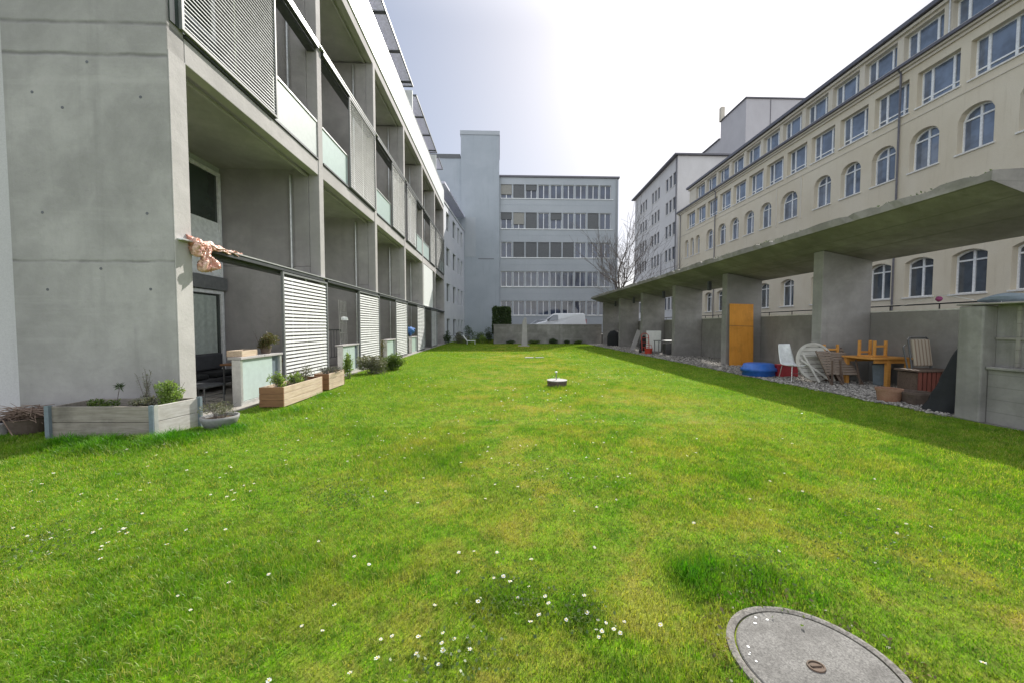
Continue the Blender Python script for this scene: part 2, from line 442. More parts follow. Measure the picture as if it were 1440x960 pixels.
# ------------------------------------------------------------------ setting: ground sheets
tag(MB().box(-300, 300, -300, 400, -.5, -.06).build('ground', 'asphalt'), kind='structure')
lawn = MB()
lawn.add([(-25, -20, 0), (7.52, -20, 0), (7.52, 5.7, 0), (-25, 5.7, 0)], [(0, 1, 2, 3)])
lawn.add([(-4.62, 5.7, 0), (7.52, 5.7, 0), (7.52, 32.4, 0), (-4.62, 32.4, 0)], [(0, 1, 2, 3)])
lawn.add([(-7.5, 32.4, 0), (-.5, 32.4, 0), (-.5, 45, 0), (-7.5, 45, 0)], [(0, 1, 2, 3)])
tag(lawn.build('lawn', 'lawn_soil'), kind='structure')
tag(MB().box(-7.4, -4.62, 5.7, 33.0, -.1, .035).build('terrace_paving', 'paver'), kind='structure')
tag(MB().box(7.52, 10.2, -1, 32.4, -.1, .01).build('gravel_bed', 'gravelbed'), kind='structure')
tag(MB().box(10.4, 120, -40, 150, -.1, .8).box(-.5, 10.4, 32.6, 150, -.1, .8).build('street', 'asphalt'), kind='structure')

# ------------------------------------------------------------------ grass
def vnoise(x, y, s, seed=0):
    r = np.random.default_rng(seed).uniform(0, 1, (256, 256))
    x = x * s + 50; y = y * s + 50
    xi = np.floor(x).astype(int); yi = np.floor(y).astype(int); fx = x - xi; fy = y - yi
    fx = fx * fx * (3 - 2 * fx); fy = fy * fy * (3 - 2 * fy)
    g = lambda a, b: r[a % 256, b % 256]
    return (g(xi, yi) * (1 - fx) + g(xi + 1, yi) * fx) * (1 - fy) + (g(xi, yi + 1) * (1 - fx) + g(xi + 1, yi + 1) * fx) * fy
# places where the grass stands taller and darker: (x, y, radius, extra height, amount)
TUSS = [(1.22, 2.16, .20, .085, 1), (1.50, 2.10, .16, .05, .8), (1.68, 2.02, .14, .03, .6), (.02, 1.95, .18, .03, .55), (.42, 1.9, .12, .02, .5),
        (-5.6, 4.78, .25, .12, .6), (-4.85, 4.72, .3, .14, .7), (-4.3, 5.0, .35, .12, .7), (-3.9, 5.5, .25, .08, .6), (-5.3, 4.9, .2, .1, .6),
        (-6.6, 4.85, .5, .07, .4), (-3.6, 6.7, .35, .09, .5), (-3.75, 8.2, .4, .07, .4), (-3.3, 10.9, .7, .06, .3),
        (1.45, 9.0, .3, .05, .2), (-1.3, 2.3, .3, .01, .25), (2.6, 3.4, .5, .01, .2), (-.6, 4.2, .6, .01, .2)]
def grass_zone(y0, y1, dens, w, h, seg2, fov=1.52):
    area = (7.5 + 12) * (y1 - y0); n = int(area * dens)
    x = rng.uniform(-12, 7.5, n); y = rng.uniform(y0, y1, n)
    k = (x > -fov * y - .3) & (x < fov * y + .3)
    k &= ~((x < -4.66) & (y > 5.68) & (y < 32.6)) & ~((x > 1) & (y > 32.2)) & ~((x > -.5) & (y > 32.2))
    k &= ((x - 1.40) ** 2 + (y - 1.545) ** 2 > .352 ** 2)
    k &= ~((x > -5.97) & (x < -4.5) & (y > 5.06 + .0 * x) & (y < 5.9))
    k &= ~((x > -4.5) & (x < -3.94) & (y > 6.98) & (y < 9.9)) & ((x - 1.46) ** 2 + (y - 9.35) ** 2 > .07)
    # worn, thinner patches
    thin = vnoise(x, y, .9, 3) * .6 + vnoise(x, y, 2.7, 4) * .4
    k &= rng.uniform(0, 1, n) < np.clip(1.25 - thin * .75, .35, 1)
    # ragged edge along the gravel
    k &= x < 7.46 + .06 * np.sin(y * 3.1) + .05 * np.sin(y * 7.7 + 1)
    x = x[k]; y = y[k]; thin = thin[k]; n = len(x)
    lush = np.zeros(n); hh = h * (.65 + .7 * vnoise(x, y, 1.3, 5)) * rng.uniform(.55, 1.25, n) * (1.15 - .35 * thin)
    for tx, ty, tr, th, am in TUSS:
        g = np.exp(-((x - tx) ** 2 + (y - ty) ** 2) / tr ** 2) * (.55 + .9 * vnoise(x, y, 9, 12))
        lush = np.maximum(lush, g * am); lush *= 1.0; hh += g * th * rng.uniform(.5, 1.1, n)
    lush = np.clip(lush + .6 * np.clip(vnoise(x, y, 2.1, 8) * .6 + vnoise(x, y, 6.3, 9) * .4 - .5, 0, 1) * 2.2, 0, 1)
    a = rng.uniform(0, 2 * PI, n); lean = hh * rng.uniform(.15, 1.1, n)
    dx = np.cos(a); dy = np.sin(a); ww = w * rng.uniform(.6, 1.3, n) * (1 + .5 * lush)
    b = rng.uniform(-.6, .6, n); sx = -np.sin(a + b) * ww / 2; sy = np.cos(a + b) * ww / 2
    z = np.zeros(n)
    tint = np.clip(rng.uniform(0, 1, n) ** 5 * 1.1 + (rng.uniform(0, 1, n) < .16 + .14 * thin) * rng.uniform(.3, .8, n), 0, 1) * (1 - lush * .7)
    base1 = np.stack([x - sx, y - sy, z], 1); base2 = np.stack([x + sx, y + sy, z], 1)
    tipv = np.stack([x + dx * lean, y + dy * lean, hh], 1)
    if seg2:
        m1 = np.stack([x + dx * lean * .3 - sx * .8, y + dy * lean * .3 - sy * .8, hh * .62], 1)
        m2 = np.stack([x + dx * lean * .3 + sx * .8, y + dy * lean * .3 + sy * .8, hh * .62], 1)
        V = np.stack([base1, base2, m2, m1, tipv], 1).reshape(-1, 3)
        I = (np.arange(n) * 5)[:, None]
        return V, I + np.array([3, 2, 4]), I + np.array([0, 1, 2, 3]), np.repeat(tint, 5), np.repeat(lush, 5)
    V = np.stack([base1, base2, tipv], 1).reshape(-1, 3)
    I = (np.arange(n) * 3)[:, None]
    return V, I + np.array([0, 1, 2]), np.zeros((0, 4), int), np.repeat(tint, 3), np.repeat(lush, 3)
Vs, T3, T4, Ti, Lu = [], [], [], [], []; off = 0
for z in ((1.2, 3.0, 12500, .0034, .026, True), (3.0, 5.6, 7000, .0046, .030, True), (5.6, 10, 3000, .0065, .038, False),
          (10, 18, 1300, .010, .040, False), (18, 44, 550, .018, .045, False)):
    V, f3, f4, ti, lu = grass_zone(*z)
    Vs.append(V); T3.append(f3 + off); T4.append(f4 + off); Ti.append(ti); Lu.append(lu); off += len(V)
gr = npmesh('grass', 'grass_blade', np.concatenate(Vs), np.concatenate(T3), np.concatenate(T4), {'tint': np.concatenate(Ti), 'lush': np.concatenate(Lu)})
tag(gr, 'mown green grass of the courtyard lawn with dry yellowish patches', 'grass', kind='stuff')

an_ = rng.uniform(0, 2 * PI, 420); rr2 = rng.uniform(.352, .47, 420)
lt = leaves('leaf_litter', 'leaf_brown', np.stack([1.40 + rr2 * np.cos(an_), 1.545 + rr2 * np.sin(an_), rng.uniform(.008, .024, 420)], 1), .022, None, 0, aspect=1.6)
tag(lt, 'dry brown leaf crumbs round the rim of the manhole cover', 'leaf litter', kind='stuff')
# clover and small broad leaves low in the grass
cp = []
for cx, cy, r, n in ((.05, 2.0, .22, 500), (.42, 1.85, .13, 260), (1.55, 2.12, .25, 400), (-1.4, 3.3, .4, 500), (-3.2, 2.6, .4, 400), (.5, 3.6, .6, 500), (2.6, 2.4, .5, 450), (-.2, 1.6, .2, 260)):
    p = rng.normal(size=(n, 3)) * np.array([r * .6, r * .5, 0]) + np.array([cx, cy, 0]); p[:, 2] = rng.uniform(.01, .04, n); cp.append(p)
cl = leaves('clover', 'leaf_green', np.concatenate(cp), .017, None, .1, aspect=1.2)
tag(cl, 'low clover and broad weed leaves mixed into the lawn', 'clover', kind='stuff')
# daisies, each one a thing
def daisy_mesh(seed, s):
    m = MB(); r_ = random.Random(seed); h = .045 * s
    m.cur = 2; m.tube([(0, 0, 0), (.003, .002, h * .5), (0, .004, h)], .0009, 4)
    m.cur = 0; n = 14
    for k in range(n):
        a = 2 * PI * k / n; w = .13
        R = .0125 * r_.uniform(.85, 1.1); t = r_.uniform(-.001, .004)
        m.add([(0, .004, h), (R * math.cos(a - w), .004 + R * math.sin(a - w), h + t), (R * 1.1 * math.cos(a), .004 + R * 1.1 * math.sin(a), h + t + .001), (R * math.cos(a + w), .004 + R * math.sin(a + w), h + t)], [(0, 1, 2, 3)])
    m.cur = 1; m.lathe((0, .004, h), [(.0045, .0005), (.004, .003), (.001, .004)], 8)
    o = m.build('daisy', ['petal', 'petal_eye', 'leaf_green'])
    return o
protos = [daisy_mesh(i, .8 + .15 * i) for i in range(4)]
protos[0].data.materials  # petals, eye, stem share three materials
D = []
# clusters: (x, y, spread x, spread y, count)
for cx, cy, sx_, sy_, n in ((-3.05, 2.7, .3, .12, 9), (-2.75, 2.55, .25, .1, 7), (-2.3, 3.35, .12, .12, 8), (-3.6, 3.6, .6, .3, 12), (-.62, 1.68, .22, .1, 8),
                           (.0, 2.0, .18, .12, 9), (.35, 1.85, .1, .12, 9), (.5, 1.72, .15, .1, 6), (-.2, 1.62, .15, .1, 7), (-.1, 2.4, .3, .1, 6), (-1.5, 1.9, .8, .25, 10),
                           (-1.6, 4.6, .5, .3, 14), (-1.2, 5.2, .5, .4, 12), (.2, 4.0, .5, .4, 12), (.7, 3.3, .5, .3, 7), (-3.2, 4.6, .8, .3, 18), (1.0, 4.2, .6, .5, 10),
                           (-.4, 6.2, .8, .5, 14), (1.6, 5.6, .8, .6, 12), (3.2, 3.6, 1, .8, 8), (.2, 3.0, 1.6, .6, 12), (2.4, 2.6, .8, .5, 6), (-2.0, 3.6, 1.2, .6, 16), (-1, 8, 2, 1.4, 18), (1.5, 9.5, 2, 2, 18)):
    for _ in range(n): D.append((random.gauss(cx, sx_), random.gauss(cy, sy_)))
nd = 0
for i, (x, y) in enumerate(D):
    if (x - 1.40) ** 2 + (y - 1.545) ** 2 < .16 or x < -4.5 or x > 5.4 or y < 1.3: continue
    o = protos[nd] if nd < 4 else protos[nd % 4].copy()
    if nd >= 4: COL.objects.link(o)
    s = random.uniform(.6, .95) * (1 + max(0, y - 3) * .05)
    o.location = (x, y, 0); o.scale = (s, s, s * random.uniform(.85, 1.1))
    o.rotation_euler = (random.uniform(-.35, .1), random.uniform(-.2, .2), random.uniform(0, 6.28))
    tag(o, 'small white daisy with a yellow eye open in the lawn', 'daisy', 'white daisies scattered over the lawn'); nd += 1
def far_daisies():
    n = 420; x = rng.uniform(-3.8, 5.2, n); y = rng.uniform(6, 24, n)
    k = vnoise(x, y, .5, 21) > .5; x = x[k]; y = y[k]; n = len(x); a = np.arange(6) * PI / 3
    r = .016
    V = np.stack([x[:, None] + r * np.cos(a), y[:, None] + r * np.sin(a), np.full((n, 6), .045)], 2).reshape(-1, 3)
    I = (np.arange(n) * 6)[:, None]
    F = np.concatenate([I + np.array([0, 1, 2, 3]), I + np.array([0, 3, 4, 5])])
    tag(npmesh('distant_daisies', 'petal', V, F4=F), 'faint scatter of tiny daisies across the distant lawn', 'daisies', kind='stuff')
far_daisies()

# ------------------------------------------------------------------ gravel pebbles
def pebbles(n, x0, x1, y0, y1, smin, smax):
    ico = np.array([(0, 0, 1), (.89, 0, .45), (.28, .85, .45), (-.72, .53, .45), (-.72, -.53, .45), (.28, -.85, .45), (.72, .53, -.45), (-.28, .85, -.45), (-.89, 0, -.45), (-.28, -.85, -.45), (.72, -.53, -.45), (0, 0, -1)])
    fc = np.array([(0, 1, 2), (0, 2, 3), (0, 3, 4), (0, 4, 5), (0, 5, 1), (1, 6, 2), (2, 7, 3), (3, 8, 4), (4, 9, 5), (5, 10, 1), (6, 7, 2), (7, 8, 3), (8, 9, 4), (9, 10, 5), (10, 6, 1), (11, 7, 6), (11, 8, 7), (11, 9, 8), (11, 10, 9), (11, 6, 10)])
    x = rng.uniform(x0, x1, n); y = rng.uniform(y0, y1, n); x += .05 * np.sin(y * 5)
    s = rng.uniform(smin, smax, n); an = rng.uniform(0, PI, n)
    V = ico[None] * s[:, None, None] * rng.uniform(.7, 1.3, (n, 12, 1)); V = V * np.stack([np.ones(n), rng.uniform(.6, 1, n), rng.uniform(.4, .7, n)], 1)[:, None]
    c, si = np.cos(an)[:, None], np.sin(an)[:, None]
    X = V[..., 0] * c - V[..., 1] * si; Y = V[..., 0] * si + V[..., 1] * c
    P = np.stack([X + x[:, None], Y + y[:, None], V[..., 2] + .012 + rng.uniform(0, .02, n)[:, None]], 2).reshape(-1, 3)
    F = ((np.arange(n) * 12)[:, None, None] + fc).reshape(-1, 3)
    return P, F, np.repeat(rng.uniform(0, 1, n), 12)
A = pebbles(9000, 7.42, 10.15, 5.9, 12, .015, .034); B = pebbles(6500, 7.45, 10.15, 12, 32, .025, .05)
tag(npmesh('gravel', 'pebble', np.concatenate([A[0], B[0]]), np.concatenate([A[1], B[1] + len(A[0])]), attrs={'tint': np.concatenate([A[2], B[2]])}),
    'loose grey gravel strip lying under the concrete canopy', 'gravel', kind='stuff')

# ------------------------------------------------------------------ manhole cover
mh = empty('manhole_cover', (1.40, 1.545, 0), 'round concrete manhole cover set in the lawn at the lower right', 'manhole cover')
m = MB(); m.lathe((1.40, 1.545, 0), [(.312, -.05), (.312, .010), (.328, .016), (.345, .012), (.352, -.05)], 72, wob=.004); m.build('ring', 'cover_rim', mh, sm=False)
m = MB(); m.lathe((1.40, 1.545, 0), [(.305, -.05), (.305, .006), (.300, .011), (.06, .013), (.0005, .013)], 72); m.build('lid', 'cover_worn', mh)
m = MB(); m.lathe((1.385, 1.53, .013), [(.030, -.01), (.030, .006), (.036, .006), (.038, 0)], 28, 1, .8); h_ = m.build('handle_socket', 'rust', mh)
m = MB(); m.lathe((1.385, 1.53, .0135), [(.029, .001), (.0005, .001)], 28, 1, .8); m.tube([(1.362, 1.53, .017), (1.408, 1.53, .017)], .004, 6); m.build('handle', 'rust', h_)
m = MB()
for k in range(7):
    a = random.uniform(1.6, 3.2); R = random.uniform(.25, .29)
    q_ = random.uniform(.5, 1.3); m.lathe((1.40 + R * math.cos(a), 1.545 + R * math.sin(a), .012), [(.004 * q_, 0), (.006 * q_, .0015), (.001, .002)], 7, random.uniform(.7, 1.8))
m.build('lichen', 'petal', mh)

# small manhole shaft with a standpipe in mid lawn
w = empty('well_ring', (1.46, 9.35, 0), 'low dark concrete shaft ring in mid lawn with a short pipe on top', 'shaft')
MB().lathe((1.46, 9.35, 0), [(.24, 0), (.25, .14), (.245, .145)], 28, wob=.01).build('shaft', 'pot_dark', w)
MB().lathe((1.46, 9.35, .146), [(.255, 0), (.257, .014), (.24, .018), (.001, .02)], 28).build('lid', 'conc_light', w)
MB().tube([(1.44, 9.33, .16), (1.44, 9.33, .32), (1.43, 9.31, .36)], .012, 8).build('pipe', 'steel_grey', w)
MB().lathe((1.43, 9.31, .35), [(.03, 0), (.032, .025), (.001, .035)], 12).build('cap', 'plastic_white', w)
for i, (x, y, lb) in enumerate(((1.45, 17.9, 'first pale stepping slab in the far lawn, nearer the facade'), (1.95, 17.9, 'second pale stepping slab in the far lawn, nearer the gravel'))):
    tag(MB().box(x - .2, x + .2, y - .2, y + .2  , 0, .03).build('stepping_slab', 'conc_old', bevel=.005), lb, 'stone slab', 'stepping slabs in the lawn')

# ------------------------------------------------------------------ left apartment block
XF = -4.8
PY = [5.92 + 4.5 * k for k in range(7)]           # party wall centre lines
blk = empty('apartment_block', (XF, 5.75, 0), 'long raw concrete apartment block with louvred loggias along the lawn', 'building')
MB().box(-7.12, XF - .012, 5.75, 6.05, 0, 13.2).build('end_wall', 'conc_wall', blk, bevel=.012)
m = MB()
for x, z in ((-5.94, 5.31), (-6.72, 4.87), (-5.21, 4.83), (-6.31, 4.66), (-6.66, 3.16), (-5.18, 3.16), (-5.87, 2.35), (-6.64, 2.04), (-5.17, 2.05)):
    m.lathe((0, 0, 0), [(.026, 0), (.02, .012), (.0005, .0121)], 14)
    n = 3 * 14
    for i in range(len(m.v) - n, len(m.v)):
        a, b, c = m.v[i]; m.v[i] = (x + a, 5.7495 + .010 - c * 1.0, z + b)
m.build('tie_hole', 'dark_metal', blk)
MB().box(-14, -7.12, 6.25, 6.5, 0, 13.2).build('side_wall', 'render_grey2', blk)
MB().box(-7.34, -7.12, 5.98, 6.25, 0, 13.2).build('pilaster', 'render_blue', blk)
# party walls, posts
for k, y in enumerate(PY):
    if k > 0: MB().box(-7.4, XF - .03, y - .11, y + .11, 0, 11.5).build('party_wall', 'conc', blk)
    if k: MB().box(XF - .27, XF, y - .125, y + .125, 0, 11.5).build('post', 'conc_light', blk, bevel=.01)
    else: MB().box(XF - .0118, XF, 5.756, 6.053, 0, 5.52).build('post', 'conc_light', blk)
    if k > 0:
        pw = MB().box(-5.45, XF - .28, y - .15, y - .112, 0, 11.45).build('pilaster', 'conc', blk)
        MB().tube([(-5.54, y - .16, .1), (-5.54, y - .16, 5.5)], .03, 8).tube([(-5.54, y - .16, 5.95), (-5.54, y - .16, 11.4)], .03, 8).build('drainpipe', 'alu', blk)
Y0, Y1 = PY[0] + .14, PY[-1] + .12
for z0, z1 in ((5.52, 5.90), (11.5, 11.84)):
    MB().box(XF - .22, XF - .014, Y0, Y1, z0, z1).build('edge_beam', 'conc_light', blk, bevel=.01)
for z0, z1 in ((5.66, 5.86), (11.56, 11.8)):
    MB().box(-7.4, XF - .225, Y0, Y1, z0, z1).build('floor_slab', 'conc', blk)
# thin steel edge under beams
for z in (5.47, 11.45):
    MB().box(XF - .34, XF - .29, Y0, Y1, z, z + .055).build('edge_rail', 'conc_light', blk)
MB().box(XF - .10, XF + .03, 5.76, Y1, 11.86, 13.28).build('parapet', 'parapet_white', blk)
MB().box(XF - .13, XF + .05, Y0, Y1, 13.283, 13.32).build('coping', 'alu', blk)
MB().box(-7.0, -6.8, Y0 + .4, Y1, 11.85, 14.95).build('attic_wall', 'render_white', blk)
MB().box(-14, -7.4, Y0 + .4, Y1, 0, 11.8).box(-14, -7.0, Y0 + .4, Y1, 11.8, 15.1).build('back_mass', 'render_white', blk)
# window wall in each loggia
def gwin(y0, y1, z0, z1, X, kind):
    fr = MB(); t = .09
    fr.box(X, X + .08, y0, y1, z1 - t, z1).box(X, X + .08, y0, y1, z0, z0 + t)
    fr.box(X, X + .08, y0, y0 + t, z0 + t, z1 - t).box(X, X + .08, y1 - t, y1, z0 + t, z1 - t)
    ym = y0 + (y1 - y0) * .5
    fr.box(X, X + .075, ym - .05, ym + .05, z0 + t, z1 - t)
    f = fr.build('window', 'white_frame', blk, bevel=.006)
    MB().box(X + .015, X + .03, y0 + t, y1 - t, z0 + t, z1 - t).build('pane', 'glass_green', f)
    if kind == 'blind': MB().box(X + .032, X + .045, y0 + t, y1 - t, z0 + t, z0 + (z1 - z0) * .52).build('blind', 'blind', f)
    if kind == 'curtain':
        m = MB(); N_ = 40; Lc = y1 - t - .15 - (ym + .1)
        for i in range(N_):
            ya = ym + .1 + Lc * i / N_; yb = ym + .1 + Lc * (i + 1) / N_
            xa = X + .046 + .006 * math.sin(i * 1.1); xb = X + .046 + .006 * math.sin((i + 1) * 1.1)
            m.add([(xa, ya, z0 + t), (xb, yb, z0 + t), (xb, yb, z1 - t - .05), (xa, ya, z1 - t - .05)], [(0, 1, 2, 3)])
        m.build('curtain', 'curtain', f, sm=True)
for k in range(6):
    a, b = PY[k] + .16, PY[k + 1] - .16
    for j, (z0, z1) in enumerate(((.08, 2.42), (2.78, 5.48), (6.0, 8.35), (8.75, 11.4))):
        gwin(a + .1, b - .05, z0, z1, -7.38, ('curtain', 'blind', 'curtain', '')[(j + k) % 4] if k else ('curtain', 'blind', '', '')[j])
    for z in (2.44, 8.39): MB().box(-7.38, -7.24, a, b, z, z + .32).build('lintel', 'steel_grey', blk)

# sliding louvre panels
def louvre(pitch, y0, y1, z0, z1, mat, depth=.05, tilt=.55):
    root = MB(); X0, X1 = XF + .015, XF + .065; t = .045
    root.box(X0, X1, y0, y0 + t, z0, z1).box(X0, X1, y1 - t, y1, z0, z1).box(X0, X1, y0 + t, y1 - t, z0, z0 + .04).box(X0, X1, y0 + t, y1 - t, z1 - .04, z1)
    fr = root.build('louvre_panel', 'frame_grey', blk)
    m = MB(); n = int((z1 - z0 - .1) / pitch)
    for i in range(n):
        z = z0 + .06 + pitch * (i + .5); hh = pitch * (.60 if pitch > .08 else .44) / 2
        jy = random.uniform(-.002, .002)
        m.add([(X0 + .010, y0 + t, z + hh + jy), (X0 + .026, y0 + t, z - hh + jy), (X0 + .034, y0 + t, z - hh + jy), (X0 + .018, y0 + t, z + hh + jy),
               (X0 + .010, y1 - t, z + hh + jy), (X0 + .026, y1 - t, z - hh + jy), (X0 + .034, y1 - t, z - hh + jy), (X0 + .018, y1 - t, z + hh + jy)],
              [(0, 1, 2, 3), (7, 6, 5, 4), (0, 4, 5, 1), (1, 5, 6, 2), (2, 6, 7, 3), (3, 7, 4, 0)])
    for q in (.5,):
        ym = y0 + (y1 - y0) * q; m.box(X0 - .002, X0 + .006, ym - .012, ym + .012, z0 + .04, z1 - .04)
    m.build('slats', mat, fr)
    return fr
for k in range(6):
    p = PY[k]
    # ground storey: opening, counter, louvre against the next post
    if k < 5: louvre(.083, p + 2.48, p + 4.62, .06, 2.70, 'slat')
    MB().box(XF - .03, XF + .07, p + .13, p + 4.37, 2.715, 2.79).box(XF - .24, XF - .04, p + .13, p + 4.37, 2.66, 2.73).build('screen_rail', 'dark_metal', blk)
    MB().box(XF - .05, XF + .085, p - .125, p + 4.37, 2.793, 2.815).build('rail_cap', 'alu', blk)
    # upper storey
    up = [(0.02, 2.45), (1.9, 4.35), (2.15, 4.4), (.35, 2.5), (2.3, 4.38), (.3, 2.6)][k]
    louvre(.066 if k < 2 else .075, p + up[0], p + up[1], 5.95, 8.78, 'slat_dull')
    if k in (3, 4, 5): louvre(.052, p + up[1] + .02 if k != 4 else p + .12, p + (4.3 if k != 4 else 2.2), 5.95, 8.78, 'slat_dull') if k == 5 else None
    MB().box(XF - .03, XF + .075, p + .13, p + 4.37, 8.80, 8.90).box(XF - .24, XF - .04, p + .13, p + 4.37, 8.72, 8.80).build('screen_rail', 'dark_metal', blk)
    MB().box(XF - .05, XF + .09, p - .125, p + 4.37, 8.903, 8.925).build('rail_cap', 'alu', blk)
    MB().box(XF - .07, XF + .02, p + .14, p + 4.36, 5.91, 5.955).build('bottom_track', 'dark_metal', blk)
    lo_, hi_ = p + up[0], p + up[1]
    for (ga, gb_) in ((p + .15, lo_ - .01), (hi_ + .01, p + 4.35)):
        if gb_ - ga < .2: continue
        g = MB().box(XF - .055, XF - .03, ga, gb_, 5.98, 6.88).build('balustrade', 'frosted' if k else 'glass_white', blk)
        MB().box(XF - .09, XF - .005, ga, gb_, 6.89, 6.93).build('handrail', 'alu', g)
# dark window return at the near end of the upper storey
MB().box(XF - .006, XF + .012, PY[0] - .13, PY[0] + .06, 5.96, 8.8).build('return_panel', 'glass_green', blk)
# white roller blind in the fifth bay, brown doors in the sixth
MB().box(XF - .03, XF + .012, PY[4] + .15, PY[4] + 3.3, 2.83, 5.46).build('roller_blind', 'white_panel', blk)
MB().box(XF - .9, XF - .84, PY[5] + .5, PY[5] + 2.0, .04, 2.6).build('door', 'wood_warm', blk)
MB().box(XF - .9, XF - .84, PY[5] + 2.3, PY[5] + 4.0, .04, 2.6).build('side_panel', 'paver', blk)
louvre(.083, PY[5] + .1, PY[5] + .5, .06, 2.70, 'slat')
# roof sun screens of dark perforated metal, one piece each
def sunscreen(y0, y1):
    s = MB()
    s.box(-6.6, XF + .02, y0, y0 + .05, 14.86, 14.95).box(-6.6, XF + .02, y1 - .05, y1, 14.86, 14.95).box(XF - .03, XF + .02, y0 + .05, y1 - .05, 14.86, 14.95)
    f = s.build('sunscreen', 'dark_metal', blk)
    m = MB(); n = int((y1 - y0) / .045)
    for i in range(n):
        y = y0 + .06 + i * .045
        if y < y1 - .06: m.box(-6.6, XF - .03, y, y + .031, 14.90, 14.915)
    m.build('mesh_infill', 'mesh_dark', f)
yy = 6.4; k = 0
while yy < Y1 - 2:
    L_ = 2.28 if k % 4 != 3 else .42
    sunscreen(yy, yy + L_ - .03); yy += L_; k += 1
    if k % 4 == 0:
        MB().box(XF - .75, XF - .62, yy + .02, yy + .14, 13.0, 14.86).box(XF - .8, XF - .1, yy + .2, yy + .28, 11.9, 14.86).build('fin', 'white_panel', blk); yy += .75
# -- counters in front of the loggias
ctr_lab = ['frosted glass counter at the nearest loggia, carrying a wooden box and a reddish plant', 'frosted glass counter at the second loggia, beside the dark metal frame',
           'frosted glass counter at the third loggia, behind the green bush', 'frosted glass counter at the fourth loggia, under the blue cloth']
for k in range(4):
    p = PY[k]; y0, y1 = p + 1.1, p + 2.44
    c = empty('counter', (XF - .1, y0, 0), ctr_lab[k], 'counter', 'glass counters along the loggias')
    MB().box(XF - .20, XF + .05, y0, y1, .89, .935).build('top', 'conc_light', c, bevel=.006)
    f = MB(); f.box(XF - .13, XF + .03, y0 + .01, y0 + .07, 0, .885).box(XF - .13, XF + .03, y1 - .09, y1 - .02, 0, .885).box(XF - .04, XF + .02, y0 + .071, y1 - .091, 0, .10)
    f.build('frame', 'alu', c, bevel=.004)
    MB().box(XF - .012, XF + .012, y0 + .071, y0 + 1.0, .11, .885).build('glass_panel', 'frosted', c)
    MB().box(XF - .04, XF - .02, y0 + 1.0, y1 - .09, .11, .885).build('rear_panel', 'tarp_grey', c)

